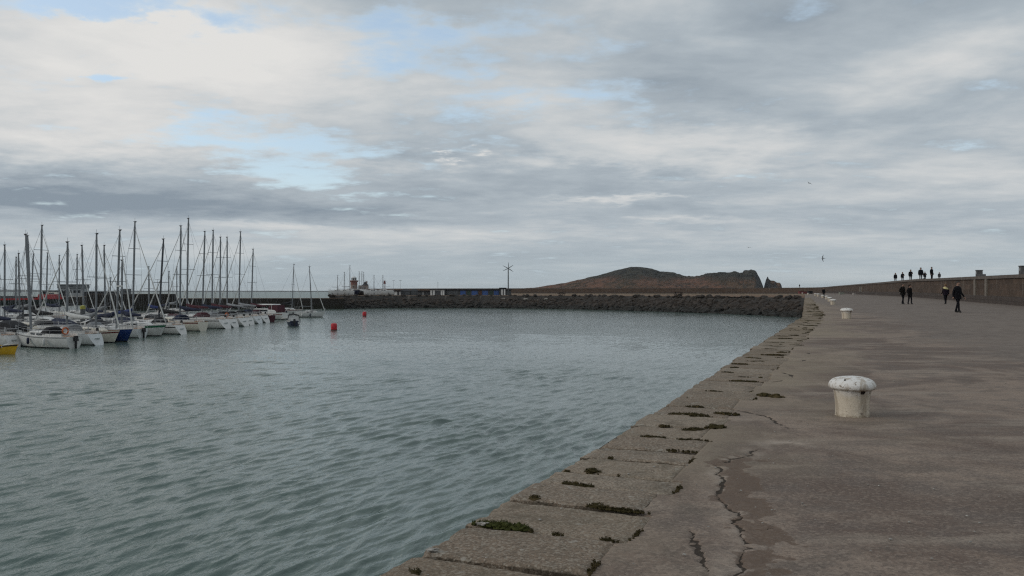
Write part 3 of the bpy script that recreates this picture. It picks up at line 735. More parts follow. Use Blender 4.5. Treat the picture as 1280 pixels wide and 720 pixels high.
# low pale kerb wall running across the mole
lk = uv_strip('low_kerb_wall', [(-12,330),(40,322),(90,312),(118,300)], [(-.2,MZ-.1),(-.2,MZ+.32),(.2,MZ+.32),(.2,MZ-.1)], pmat('tan_concrete', (.30,.26,.20), .9, var=.3))
tag(lk, 'low pale kerb running across the flat top of the breakwater below the brown wall', 'kerb')
def masonry_block(name, label, pts, ztop, mat, depth=9, kind=None):
    g = thing(name, label, 'breakwater', (pts[0][0], pts[0][1], 0))
    a = uv_strip('stone_face', [(q[0]-pts[0][0], q[1]-pts[0][1]) for q in pts], [(-.5,-3),(0,ztop*.6),(.12,ztop)], mat, g, step=6)
    uv_strip('top_surface', [(q[0]-pts[0][0], q[1]-pts[0][1]) for q in pts], [(.12,ztop),(depth,ztop),(depth+1,-3)], gm, g, step=6); return g
BWF = stone_mat('breakwater_stone', (.032,.027,.022), (.022,.019,.016), (.04,.035,.028), 1.2, .5, wet=1.1, streak=(.10,.09,.07), sk=.35)
def run(lst): return [wpt(px, y) for px, y in lst]
p1 = run([(430,386.2),(340,386.6),(260,386.6),(214,387.0)])
masonry_block('low_breakwater', 'low dark stone breakwater behind the moored boats, sea visible over it', p1, Z_at(373, p1[1][1]), BWF)
p2 = run([(222,387.6),(160,388.6),(108,389)])
masonry_block('high_breakwater', 'tall dark stone pier head behind the left hand masts with small cabin on it', p2, Z_at(367.6, p2[1][1]), BWF, 12)
p3 = run([(125,381.2),(60,381.2),(-80,381.4),(-300,382)])
masonry_block('far_quay', 'long dark quay at far left behind the red hulled vessel', p3, Z_at(371, p3[1][1]), BWF, 14)
D = p2[1][1]+5
g = thing('cabin', 'small grey cabin with overhanging roof on the stone pier head behind the masts', 'cabin', (X_at(157.5,D), D, Z_at(367.6,D-5)))
MB().box((0,0,.62), (1.9,1.9,1.24)).build('wall', pmat('cabin_grey', (.10,.11,.115), .8), g); MB().box((0,0,1.30), (2.3,2.2,.14)).build('roof', pmat('cabin_roof', (.28,.29,.29), .7), g); MB().box((.3,-.962,.7), (.7,.03,.5)).build('window', M('glass'), g)
for px, lab in ((187,'thin lamp post with a crosswise lamp head on the low breakwater, left of two'),(197,'thin lamp post standing on the low breakwater, right of two')):
    D = 216; z0 = Z_at(367.6, D); g = thing('lamp_post', lab, 'lamp post', (X_at(px,D), D, z0), 0, 'lamp posts on the breakwater')
    MB().tube((0,0,0),(0,0,3.9),.06,.04).build('post', M('wire'), g); MB().box((0,0,3.93), (1.4,.12,.07)).build('lamp_head', M('wire'), g)

# ------------------------------------------------------------------ island and far shore
im, t, p = newmat('island_ground'); oc = t.n('ShaderNodeTexCoord').outputs['Object']; gn = t.n('ShaderNodeNewGeometry').outputs['Normal']
nzc = t.n('ShaderNodeSeparateXYZ', i0=gn).outputs[2]; zz = t.n('ShaderNodeSeparateXYZ', i0=oc).outputs[2]
n1 = t.noise(oc, .012, 6, .6, .5); n2 = t.noise(oc, .09, 5, .65)
c = t.mix(t.ss(n1, .35, .65), (.215,.112,.074), (.130,.084,.052)); c = t.mix(t.ss(n2, .48, .62, 0, .75), c, (.040,.035,.028))
n3_ = t.noise(oc, .03, 7, .7, 1.0); c = t.mix(t.ss(n3_, .50, .62, 0, .6), c, (.055,.050,.036))
c = t.mix(t.ss(t.math('ADD', zz, t.math('MULTIPLY', n1, 22)), 30, 44), c, t.mix(t.ss(n2, .4, .6), (.032,.032,.028), (.075,.070,.056)))
c = t.mix(t.ss(nzc, .62, .8, .9, 0), c, t.mix(n2, (.028,.027,.026), (.065,.062,.060)))
t.set(p, 'Base__Color', c); t.set(p, 'Roughness', .95); t.set(p, 'Specular IOR Level', .1); t.set(p, 'Normal', t.bump(t.math('ADD', n2, t.noise(oc, .3, 5, .7)), 1.0, 6.0))
DI = 1450.0
def terrain(name, prof, D0, depth, mat, nx_=260, ny_=50, rough=1.0, cl=1.4):
    pxs = np.linspace(prof[0][0], prof[-1][0], nx_); ysv = np.interp(pxs, [q[0] for q in prof], [q[1] for q in prof]); jj = vnoise(pxs*1.0, pxs*0+3.3, .22, 77, 3)-.5; ysv = ysv-jj*rough*np.where(pxs > 845, 2.6, 1.0)*np.clip((366-ysv)/8, 0, 1)
    zt = EYE+(HOR-ysv)/F*D0
    v_ = np.linspace(-1, 1, ny_)
    VY = D0+v_[None,:]*depth*(.55+.45*np.clip(zt/zt.max(), 0, 1))[:,None]; VX = ((pxs-640)/F)[:,None]*VY
    sh = np.clip(1-np.abs(v_)**cl, 0, 1)[None,:]
    nn = vnoise(VX, VY, .025, 3, 6)-.5
    n2_ = vnoise(VX, VY, .09, 8, 3)-.5; crag = np.clip((pxs-850)/70, 0, 1)[:,None]
    VZ = zt[:,None]*sh-6*(1-sh)+nn*rough*9*sh*(1-sh)*2.6+nn*rough*2.6*sh+n2_*rough*(2.4+6.5*crag)*sh*(.45+2*(1-sh))
    return np_grid(name, np.stack([VX, VY, VZ], -1), mat)
prof = [(600,366),(640,362.2),(672,359),(700,354.5),(718,351),(735,347),(752,342.5),(760,340),(775,336.5),(788,333.5),(795,333),(806,333.8),(815,335.5),(825,339),(834,339.5),(843,340.5),(855,344),(866,345),(875,344.6),(885,341.5),(893,340.5),(905,339.4),(912,340.2),(918,339.2),(924,341),(928,341.5),(930,338.6),(934,337.2),(939,336.6),(943,338),(946,341),(949,346),(951,351),(954,359),(956,366)]
tag(terrain('island', prof, DI, 170, im, 520, 90), kind='structure')
tag(terrain('sea_stack', [(953,368),(956,355),(957.5,350),(959.5,346),(961,349),(964,350.5),(968,351.5),(972,353),(975,353.5),(977,358),(979,368)], DI+30, 40, im, 120, 40, .8), kind='structure')
fm = pmat('far_coast_land', (.07,.075,.065), .95, var=.3, scale=.004)
tag(terrain('far_coast', [(-260,363),(-100,362),(0,361.8),(40,362),(80,362.8),(130,363.4),(220,363.4),(330,363.4),(420,363.6),(470,364.2)], 5600, 500, fm, 160, 20, .6), kind='structure')

# ------------------------------------------------------------------ buildings and things on the mole
def mz(D): return MZ
lh_s = pmat('lighthouse_stone', (.26,.20,.17), .9, var=.3, scale=.8, dirt=(.16,.11,.09)); lh_r = pmat('lighthouse_red', (.19,.085,.07), .8, var=.25)
D = 566; Xl = X_at(442.5, D)
g = thing('lighthouse', 'squat round stone lighthouse with white lantern at the end of the far pier', 'lighthouse', (Xl, D, MZ)); k = D/F
MB().lathe([(4.6*k,0),(4.3*k,6*k),(4.1*k,13.5*k),(4.1*k,14*k)], 24).build('tower', lh_s, g, 40)
MB().lathe([(4.2*k,9*k),(4.15*k,13.4*k),(5.2*k,14.4*k),(5.4*k,15.2*k),(5.4*k,15.8*k)], 24).build('gallery', lh_r, g, 40)
ln = MB().lathe([(3.0*k,15.7*k),(3.0*k,19.0*k),(3.3*k,19.2*k),(2.2*k,20.3*k),(.3*k,21*k)], 16).build('lantern', pmat('lantern_white', (.62,.63,.62), .5), g, 40)
mb = MB()
for i in range(8): a = i*PI/4; mb.box((3.02*k*math.cos(a), 3.02*k*math.sin(a), 17.4*k), (.2*k, 1.5*k, 2.4*k), a)
mb.build('lantern_glass', M('glass'), ln)
MB().box((0,-4.32*k,8*k), (1.0*k,.4*k,1.8*k)).build('window', M('glass'), g)
MB().box((0,-4.45*k,1.8*k), (1.6*k,.4*k,3.4*k)).build('door', M('black'), g)
g = thing('keeper_house', 'low stone house with dark gabled roof attached beside the lighthouse', 'house', (X_at(454,D), D+1, MZ))
MB().box((0,0,4.8*k), (11.5*k,7*k,9.6*k)).build('wall', lh_s, g)
mb = MB(); mb.add([(-1*k,-3.6*k,9.5*k),(6*k,-3.6*k,9.5*k),(6*k,3.6*k,9.5*k),(-1*k,3.6*k,9.5*k),(2.3*k,-3.6*k,14.5*k),(2.3*k,3.6*k,14.5*k)], [(0,1,4),(2,3,5),(1,2,5,4),(3,0,4,5),(3,2,1,0)]); rf = mb.build('roof', pmat('dark_slate', (.045,.045,.05), .7), g)
MB().box((4.2*k,0,13.5*k), (1.2*k,1.4*k,3*k)).build('chimney', lh_s, rf)
for i in (-3.4, -.6, 2.4): MB().box((i*k,-3.56*k,6*k), (1.1*k,.2*k,1.8*k)).build('window', M('glass'), g)
def shed(px0, px1, ytop, D, name, label, wallm, roofm, door=None, cat='shed', dp=4.0, gable=False):
    X0, X1 = X_at(px0,D), X_at(px1,D); wd = X1-X0; H = Z_at(ytop,D)-MZ
    g = thing(name, label, cat, ((X0+X1)/2, D+dp/2, MZ))
    MB().box((0,0,(H-.3)/2), (wd,dp,H-.3)).build('wall', wallm, g)
    if gable:
        mb = MB(); a, b = wd/2+.15, dp/2+.15; z0 = H-.32
        mb.add([(-a,-b,z0),(a,-b,z0),(a,b,z0),(-a,b,z0),(-a*.55,0,z0+.55),(a*.55,0,z0+.55)], [(0,1,5,4),(2,3,4,5),(1,2,5),(3,0,4),(3,2,1,0)]); mb.build('roof', roofm, g)
    else: MB().box((0,-.1,H-.14), (wd+.3,dp+.5,.3)).build('roof', roofm, g)
    for (a, b, mk) in (door or []):
        xa, xb = X_at(a,D)-(X0+X1)/2, X_at(b,D)-(X0+X1)/2
        MB().box(((xa+xb)/2,-dp/2-.02,(H-.45)/2), (xb-xa,.08,H-.5)).build('door', mk, g)
    return g
dk = pmat('dark_shed_board', (.075,.078,.082), .85, var=.3); gk = pmat('grey_shed_board', (.11,.115,.12), .85, var=.3); rk2 = pmat('black_roof_felt', (.02,.021,.024), .8)
bd = pmat('blue_door_paint', (.045,.10,.28), .6); wdm = pmat('white_door_paint', (.66,.66,.64), .6); brd = pmat('brown_door', (.10,.045,.03), .7); gd = pmat('dull_green_door', (.03,.055,.045), .7)
D = 262
shed(556,625,361.5,D,'store_row','long low dark store row with blue doors and black roof on the breakwater',dk,rk2,[(559,566,gk),(567,572,gk),(575.5,582,bd),(584,588,gd),(589.5,597,bd),(598.5,602,brd),(603,610,bd),(612,616,gd),(617.5,623.5,bd)],'store',5)
shed(624.5,632.5,359.6,D-1.5,'pump_house','small dark block with two white doors at the foot of the wind turbine',dk,rk2,[(626.6,628.4,wdm),(629.9,631.6,wdm)],'building',4)
shed(632.6,639,361.6,D+.5,'equipment_shed','plain dark shed right of the wind turbine pole',gk,rk2,None,'shed',3)
g = shed(538,555.5,361.2,D-2,'boat_shelter','open fronted shed with white front frame and dark interior',dk,rk2,[(541,543.5,wdm),(551,553,wdm)],'shed',4)
mb = MB(); wd = X_at(555.5,D-2)-X_at(538,D-2); mb.box((-wd/2+.25,-2.08,.9), (.5,.1,1.75)); mb.box((wd/2-.25,-2.08,.9), (.5,.1,1.75)); mb.box((0,-2.09,1.72), (wd,.1,.34)); mb.build('frame', wdm, g)
shed(500.5,512,362.5,D+2,'hut','dark hut with shallow peaked roof, left of two beside the white fronted hut',gk,rk2,None,'hut',4,True)
shed(513,521,362.3,D+3,'hut','second dark peaked hut, between the first hut and the low lean-to',gk,rk2,None,'hut',4,True)
shed(522,537.5,363.2,D+1,'lean_to','low dark lean-to with pale leaning boards against its front',dk,rk2,[(528.5,529.2,wdm)],'shed',3)
g = shed(487.5,501,362.8,D-1,'hut','small hut with white framed front and dark openings, near the lighthouse side',dk,rk2,[(493,496.5,wdm),(499.3,500.6,wdm)],'hut',3)
mb = MB(); mb.box((-1.5,-1.58,.75), (.25,.1,1.4)); mb.box((0,-1.59,1.4), (3.4,.1,.22)); mb.build('frame', wdm, g)
shed(470,487,364.6,D+4,'low_store','very low dark store between the beached boats and the white fronted hut',dk,rk2,None,'store',3)
# wind turbine
D = 258; g = thing('wind_turbine', 'small six bladed wind turbine on a tall dark pole above the breakwater stores', 'wind turbine', (X_at(635.3,D), D, MZ))
zh = Z_at(335.5,D)-MZ; tm = pmat('turbine_dark_metal', (.045,.055,.06), .6)
MB().tube((0,0,0),(0,0,zh-.15),.20,.15,8).build('pole', tm, g); MB().box((0,.1,zh), (.3,.9,.34)).build('nacelle', tm, g)
MB().lathe([(.02,-.2),(.16,-.1),(.18,.1),(.02,.2)], 10).build('hub', tm, g).location = (0,-.45,zh)
for i in range(6):
    a = math.radians(90+i*60+(3 if i % 2 else -4)); c_, s_ = math.cos(a), math.sin(a); Lb = 1.95
    mb = MB(); rings = []
    for q, wv in ((.1,.14),(.5,.22),(1.2,.17),(Lb,.08)):
        nx2, nz2 = -s_, c_
        rings.append([Vector((c_*q+nx2*wv/2*sg, -.45+.05*tw, zh+s_*q+nz2*wv/2*sg)) for sg, tw in ((-1,1),(1,-1),(1,-.3),(-1,1.7))])
    mb.loft(rings).build('blade', tm, g)
def pole(px, y0, D, name, label, cat, grp, r=.06, head=None):
    zt = Z_at(y0,D)-MZ; g = thing(name, label, cat, (X_at(px,D), D, MZ), 0, grp)
    MB().tube((0,0,0),(0,0,zt),r,r*.6,6).build('post', M('wire'), g)
    if head == 'lamp': MB().box((0,0,zt), (.9,.14,.10)).build('lamp_head', M('wire'), g)
    if head == 'aerial':
        mb = MB()
        for q in (.4,.8,1.2): mb.box((0,0,zt-q), (.5,.05,.05))
        mb.build('crossarm', M('wire'), g)
    if head == 'beacon':
        MB().box((0,0,zt-.75), (.75,.5,1.1), top=.6).build('lantern', pmat('dull_red_metal', (.16,.06,.06), .6), g); mb = MB()
        for q in range(8): mb.tube((-.22,0,q*.45),(.22,0,q*.45+.45),.03)
        for s in (-.22,.22): mb.tube((s,0,0),(s,0,zt-1.1),.04)
        mb.build('lattice', pmat('dull_red_metal', (.16,.06,.06), .6), g)
pole(547.3,352,270,'aerial_mast','thin aerial mast with short crossarms rising behind the white framed shed','mast',None,.05,'aerial')
pole(480.8,350,262,'beacon_tower','reddish lattice beacon tower right of the lighthouse','beacon',None,.05,'beacon')
pole(492,350.6,290,'lamp_post','faint lamp post behind the white fronted hut, left of two','lamp post','lamp posts on the breakwater',.05,'lamp')
pole(500.5,350.6,292,'lamp_post','faint lamp post behind the white fronted hut, right of two','lamp post','lamp posts on the breakwater',.05,'lamp')
# picnic tables
def picnic(px, D, rz, label):
    g = thing('picnic_table', label, 'picnic table', (X_at(px,D), D, MZ), rz, 'dark tables on the breakwater'); wm = pmat('dark_timber', (.03,.022,.018), .85)
    MB().box((0,0,1.0), (2.0,.9,.09)).build('tabletop', wm, g)
    for s in (-1,1): MB().box((0,s*.85,.58), (2.0,.32,.08)).build('bench', wm, g)
    for q in (-.7,.7):
        mb = MB(); mb.tube((q,-.75,0),(q,-.2,.97),.07); mb.tube((q,.75,0),(q,.2,.97),.07); mb.box((q,0,.5), (.1,1.9,.1)); mb.build('leg', wm, g)
picnic(702,233,1.2,'dark A-frame timber table standing end on near the breakwater edge, left one'); picnic(848,200,.1,'dark low timber table seen side on near the breakwater edge, right one')

# ------------------------------------------------------------------ boats
def hull_rings(L, B, fb, draft, stern='plain', nu=18, nk=8, bow_ov=.10):
    rings = []
    for i in range(nu+1):
        u = i/nu
        if u < .42: b = .58+.42*math.sin(u/.42*PI/2)
        else: b = max(.012, max(0.0, math.cos((u-.42)/.58*PI/2))**.82)
        if stern == 'canoe' and u < .3: b *= .25+.75*math.sin(u/.3*PI/2)
        b *= B/2; zs = fb*(1+.32*u*u+.06*(1-u)**2); dk = draft*(.25+.75*math.sin(PI*min(1, .12+u*.88)))
        ring = []
        for k_ in range(nk+1):
            ph = k_/nk*PI/2
            yv = b*math.sin(ph)**.75; zv = zs-(zs+dk)*(max(0.0, math.cos(ph))**1.25) if True else 0
            fz = (zv+dk)/(zs+dk)
            xv = L*(u-.5)+(u**5)*L*bow_ov*(fz-.6)
            if stern == 'reverse': xv += -((1-u)**6)*L*.06*(.75-fz)*1.6
            elif stern == 'canoe': xv += -((1-u)**4)*L*.07*(fz-.5)
            ring.append((xv, yv, zv))
        rings.append(ring)
    return rings
def hull_mesh(rings, par, hm, name='hull'):
    mb = MB(); full = [[Vector((x,-y,z)) for x,y,z in r[::-1]]+[Vector(q) for q in r[1:]] for r in rings]
    mb.loft(full, cap=False, close=False); mb.add(full[0], [tuple(range(len(full[0])))]); return mb.build(name, hm, par, 40)
def deck_mesh(rings, par, dm, lift=.0):
    mb = MB(); rows = []
    for r in rings:
        x,y,z = r[-1]; rows.append([Vector((x, y*q, z-.015+lift+.05*(1-q*q))) for q in (-1,-.5,0,.5,1)])
    n = 5; mb.add([p_ for r_ in rows for p_ in r_], [(i*n+k_, (i+1)*n+k_, (i+1)*n+k_+1, i*n+k_+1) for i in range(len(rows)-1) for k_ in range(n-1)])
    return mb.build('deck', dm, par, 60)
def band(rings, z0f, z1f, par, mat, name='stripe', out=.012, u0=0, absz=None):
    """painted band along both sides between two heights; follows the hull skin"""
    mb = MB()
    for s in (-1, 1):
        rows = []
        for r in rings[u0:]:
            zs = r[-1][2]; zz_ = [q[2] for q in r]; 
            za, zb = (absz if absz else (zs*z0f, zs*z1f))
            row = []
            for zq in (za, (za+zb)/2, zb):
                yq = float(np.interp(zq, zz_, [q[1] for q in r])); xq = float(np.interp(zq, zz_, [q[0] for q in r]))
                row.append(Vector((xq, s*(yq+out), zq)))
            rows.append(row)
        mb.loft(rows, cap=False, close=False)
    return mb.build(name, mat, par, 60)
def sailboat(label, pos, hdg, L, masttop, hull='gel', stripe=None, stripe_at=(.80,.90), cover='navyc', hood='navyc', stern='reverse', mast_px=None, top_px=None, mast='alu', furl='sail', boot='blackc', fenders=2, anchor='stern', group='sailing boats moored in the marina', mfrac=.08, detail=True, beam=None, ground=None, extra=None):
    X, Y = pos; a = math.radians(hdg); ux, uy = math.cos(a), math.sin(a)
    off = L*.5 if anchor == 'stern' else -L*.5 if anchor == 'bow' else -mfrac*L
    X0, Y0 = X+ux*off, Y+uy*off
    B = beam or .34*L if L < 8 else .315*L
    fb = .085*L+.28; zb = ground if ground is not None else 0
    g = thing('sailboat', label, 'sailboat', (X0, Y0, zb+(.55 if ground is not None else 0)), a, group)
    R = hull_rings(L, B, fb, .35 if ground is None else .7, stern)
    hull_mesh(R, g, M(hull)); deck_mesh(R, g, M('deck'))
    if boot: band(R, 0, 0, g, M(boot), 'boot_stripe', .008, 0, (-.12,.10))
    if stripe: band(R, *stripe_at, g, M(stripe))
    rail = MB()
    for s in (-1,1): rail.path([(r[-1][0], s*(r[-1][1]-.02), r[-1][2]+.02) for r in R], .028, 4)
    rail.build('toe_rail', M('wood') if stripe == 'redst' else M('steel'), g)
    dz = lambda u: fb*(1+.32*u*u+.06*(1-u)**2)
    xl = lambda u: L*(u-.5)
    # cabin
    hc = .30+.022*L; rings = []
    for u, wv, hv in ((.36,.60,.9),(.40,.62,1.0),(.55,.60,1.0),(.68,.50,.88),(.76,.36,.35),(.80,.26,.04)):
        b = B/2*wv; z0 = dz(u)-.03; h_ = hc*hv
        rings.append([Vector((xl(u), y_, z0+z_)) for y_, z_ in ((-b,0),(-b*.93,h_*.85),(-b*.7,h_),(0,h_*1.10),(b*.7,h_),(b*.93,h_*.85),(b,0))])
    cb = MB().loft(rings, True, True).build('cabin', M('gel') if hull not in ('cream',) else M('cream'), g, 35)
    wm = MB()
    for s in (-1,1):
        ua, ub = (.42,.52) if L < 8 else (.41,.50)
        for u0_, u1_ in ((ua,ub),(ub+.03,ub+.12)):
            b0_, b1_ = B/2*(.62-.02*(u0_-.4)/.15)*1.005, B/2*(.60 if u1_ < .56 else .60-.10*(u1_-.55)/.13)*1.005
            pts_ = []
            for u_, b_ in ((u0_,b0_),(u1_,b1_)):
                z0 = dz(u_)-.03
                pts_ += [(xl(u_), s*b_*.985, z0+hc*.28), (xl(u_), s*b_*.955, z0+hc*.66)]
            o_ = .02*s; wm.add([(q[0], q[1]+o_, q[2]) for q in pts_], [(0,2,3,1)])
    wm.build('window', M('glass'), cb)
    MB().box((xl(.62),0,dz(.62)+hc*.98), (.5,.5,.07)).build('hatch', M('glass'), cb)
    # cockpit
    mb = MB(); z0 = dz(.2)
    for s in (-1,1): mb.box((xl(.21), s*B*.30, z0+.12), (L*.28,.14,.30))
    mb.box((xl(.365),0,z0+.2), (.10,B*.55,.42)); mb.build('coaming', M('gel'), g)
    MB().box((xl(.21),0,z0+.03), (L*.26,B*.5,.06)).build('cockpit_floor', M('wood'), g)
    MB().tube((xl(.12),0,z0+.1),(xl(.12),0,z0+.75),.05).build('tiller_post', M('steel'), g)
    if hood:
        rings = []
        for q, h_ in ((0,.50),(.25,.62),(.6,.60),(1.0,.22)):
            b = B*.32; rings.append([Vector((xl(.33)+q*L*.11, y_*b, dz(.35)+hc*.5+z_*h_)) for y_, z_ in ((-1,0),(-.95,.6),(-.6,.97),(0,1.05),(.6,.97),(.95,.6),(1,0))])
        MB().loft(rings, True, True).build('sprayhood', M(hood), g, 50)
    # mast, placed so that it stands where the photo has it
    mx = mfrac*L
    if mast_px is not None and anchor != 'mast':
        best = 1e9
        for q in np.linspace(-.10*L, .26*L, 60):
            wx_, wy_ = X0+ux*q, Y0+uy*q; e_ = abs(640+F*wx_/wy_-mast_px)
            if e_ < best: best = e_; mx = float(q)
    wx_, wy_ = X0+ux*mx, Y0+uy*mx; H = Z_at(masttop, wy_)-zb-(.55 if ground is not None else 0)
    zm = dz(.58)+hc*.95
    tx = ty = 0.0
    if top_px is not None:
        dxw = X_at(top_px, wy_)-wx_; dxw = max(-.05*H, min(.05*H, dxw)); tx, ty = dxw*ux, -dxw*uy
    top = Vector((mx+tx, ty, H)); bot = Vector((mx, 0, zm-.2)); r0 = .055+.006*L*.9
    pt = lambda f: bot.lerp(top, f)
    mm = MB().path([bot, pt(.5), pt(.9), top], [(r0*1.1,r0)]*3+[(r0*.75,r0*.7)], 8).build('mast', M(mast), g, 40)
    sp_ = MB()
    for f, wv in ((.48,.42),(.74,.30)) if H > 11 else ((.55,.40),):
        c0 = pt(f); sp_.tube(c0+Vector((0,-B*wv,0)), c0+Vector((0,B*wv,0)), .028, n=4)
    sp_.build('spreader', M(mast), mm)
    mh = MB(); mh.tube(top, top+Vector((0,0,.5)), .015, n=4); mh.tube(top+Vector((-.25,0,.12)), top+Vector((.3,0,.12)), .02, n=4); mh.box(top+Vector((.05,0,.05)), (.22,.10,.10)); mh.build('masthead_vane', M('black'), mm)
    bow = Vector(R[-1][-1]); bow.z += .05; bow.y = 0; st_ = Vector((xl(.01), 0, dz(0)+.05))
    rg = MB(); rw = .013
    rg.tube(pt(.97), st_, rw, n=4)
    for s in (-1,1):
        ch = Vector((mx-.1, s*B*.47, dz(.58)))
        if H > 11: rg.path([top-Vector((0,0,.1)), pt(.74)+Vector((0,s*B*.30,0)), pt(.48)+Vector((0,s*B*.42,0)), ch], rw, 4)
        else: rg.path([pt(.93), pt(.55)+Vector((0,s*B*.40,0)), ch], rw, 4)
        rg.tube(pt(.5), ch+Vector((.35,0,0)), rw, n=4)
    rg.build('rigging', M('wire'), g)
    fs = MB()
    if furl: fs.path([bow, bow.lerp(pt(.94),.06), bow.lerp(pt(.94),.5), bow.lerp(pt(.94),.92), pt(.94)], [.02,.075,.055,.03,.015], 6).build('furled_genoa', M(furl), g)
    else: fs.tube(bow, pt(.95), .016, n=4).build('forestay', M('wire'), g)
    # boom and sail cover
    gb = pt(.0)+Vector((0,0,1.0)); be = Vector((mx-.37*L, 0, gb.z+.08))
    MB().tube(gb, be, .055, n=6).build('boom', M(mast), g)
    if cover:
        c_ = [gb+Vector((.10,0,1.05)), gb+Vector((-.03,0,.55)), gb+Vector((-.10*L,0,.26)), gb.lerp(be,.55)+Vector((0,0,.17)), gb.lerp(be,.98)+Vector((0,0,.08))]
        MB().path(c_, [(.09,.09),(.18,.18),(.20,.27),(.17,.22),(.10,.12)], 8).build('sail_cover', M(cover), g, 60)
    # rails
    rl = MB(); hgt_ = .58
    for s in (-1,1):
        tops = []
        for u in (.02,.2,.38,.56,.74,.9):
            i = min(len(R)-1, int(round(u*(len(R)-1)))); q = R[i][-1]; b_ = Vector((q[0], s*(q[1]-.05), q[2])); t_ = b_+Vector((0,0,hgt_)); rl.tube(b_, t_, .014, n=4); tops.append(t_)
        rl.path(tops+[bow+Vector((.05,0,hgt_))], .011, 4); rl.path([q-Vector((0,0,.28)) for q in tops], .009, 4)
    rl.tube(bow, bow+Vector((.05,0,hgt_)), .018, n=4)
    q = R[0][-1]; rl.path([(q[0],-q[1]+.05,q[2]+hgt_),(q[0],q[1]-.05,q[2]+hgt_)], .018, 4)
    rl.build('guard_rail', M('steel'), g)
    for k_ in range(fenders):
        u = .3+.3*k_; i = int(u*(len(R)-1)); q = R[i][-1]
        for s in (-1,1):
            MB().path([(q[0],s*(q[1]+.10),q[2]-.1),(q[0],s*(q[1]+.12),q[2]-.22),(q[0],s*(q[1]+.12),q[2]-.62),(q[0],s*(q[1]+.10),q[2]-.72)], [.03,.11,.11,.03], 8).build('fender', M('navyc') if k_ % 2 else M('sail'), g, 60)
    if stern == 'plain' and L < 8 and ground is None:
        om = MB(); om.box((xl(0)-.22,0,fb*.95), (.32,.30,.45), top=.8); om.box((xl(0)-.2,0,fb*.2), (.16,.12,1.2)); om.build('outboard_motor', M('black'), g)
    if ground is not None:
        mb = MB()
        for u in (.25,.6):
            for s in (-1,1): mb.tube((xl(u), s*B*.42, fb*.3), (xl(u), s*B*.55, -.55), .06)
        mb.build('cradle', M('rubber'), g)
        MB().box((0,0,-.5), (L*.3,.2,.5)).build('keel', M('rubber'), g)
    if ground is None and stern == 'reverse':
        MB().box((xl(.03), -B*.14, fb*1.05+.42), (.25,.16,.30), top=.8).build('outboard_bracket', M('black'), g)
        MB().box((xl(0)-.02-.035*L*.4, 0, fb*.55), (.05, B*.20, fb*.35), rot=Matrix.Rotation(-.5,3,'Y')).build('boarding_step', M('greyw'), g)
    if extra == 'lifebuoy':
        rgm = MB(); n = 14
        rgm.path([(xl(.06), B*.2+.28*math.cos(2*PI*k_/n), dz(0)+.55+.28*math.sin(2*PI*k_/n)) for k_ in range(n+1)], .07, 6, False); rgm.build('lifebuoy', M('orange'), g)
    if extra == 'radar':
        c0 = pt(.42); MB().lathe([(.02,0),(.28,.02),(.28,.16),(.05,.22)], 12, c0+Vector((.3,0,0))).build('radar_dome', M('gel'), g)
    return g
SD = 158.0     # usual heading: sterns towards the open water on the right
# front row, near to far.  (right end px, waterline y)
sailboat('white sailboat at far left with a red spray hood, partly cut by the picture edge', wpt(16,433.5), 160, 8.0, 293, hood='redc', cover='navyc', mast_px=12.7, top_px=9.2, boot='black')
sailboat('small white sailboat lying broadside nearest the camera, black cockpit canopy, beside the yellow boat', wpt(93,435.4), 155, 7.6, 294, stripe='black', stripe_at=(.93,.97), hood='blackc', cover=None, mast_px=31, top_px=32, stern='plain', furl=None, extra='lifebuoy')
sailboat('white sailboat with pale wedge stern just right of the small broadside boat, beige sail cover', wpt(120,431.3), SD, 8.2, 303.5, hull='greyw', cover='sail', hood='greyc', mast_px=84, top_px=84.4)
sailboat('cream sailboat with wooden bow rail pointing right, left of the blue hull', wpt(147,428.6), -22, 7.6, 293, hull='cream', stripe='redst', cover='greyc', hood=None, mast_px=120, top_px=120.6, stern='plain', anchor='bow')
sailboat('dark blue hulled sailboat with white deck, bow pointing right', wpt(163,427.2), -24, 8.0, 288.5, hull='blue', cover='navyc', hood='greyc', mast_px=149, top_px=149.6, anchor='bow', stern='plain', extra='radar')
sailboat('grey white sailboat tucked between the blue hull and the green striped boat', wpt(178,422.5), SD, 7.4, 326, hull='greyw', cover='navyc', hood=None, mast_px=152.6, top_px=152.6, stern='plain')
sailboat('white sailboat with a green stripe under its deck, bow pointing right', wpt(205,420.3), -22, 8.4, 278, stripe='green', stripe_at=(.78,.95), cover='bluec', hood=None, mast_px=166, top_px=168.5, anchor='bow', stern='plain')
sailboat('white sailboat with black side stripe and a dark mast, next after the green striped boat', wpt(226,417.8), SD, 8.4, 299.6, stripe='black', stripe_at=(.74,.84), cover='blackc', hood='blackc', mast_px=207, top_px=207, mast='alud')
sailboat('cream sailboat with dark red side stripe and navy canopy', wpt(254,413.9), SD, 9.4, 283, hull='cream', stripe='redst', stripe_at=(.84,.95), cover='navyc', hood='navyc', mast_px=225, top_px=226, stern='plain')
sailboat('white sailboat with black stripe, maroon canopy and the tallest mast in the marina', wpt(281,410.6), SD, 10.4, 273.7, stripe='black', stripe_at=(.80,.88), cover='maroon', hood='maroon', mast_px=233.5, top_px=235.5)
sailboat('white sailboat with sloping stern right of the maroon canopy boat', wpt(291.5,409), SD, 9.6, 290, cover='navyc', hood='greyc', mast_px=253, top_px=256, extra='lifebuoy')
sailboat('white sailboat with black spray hood and maroon boom cover, among the sloping sterns', wpt(304.5,407.6), SD, 9.8, 288.5, cover='maroon', hood='blackc', mast_px=265, top_px=266.4)
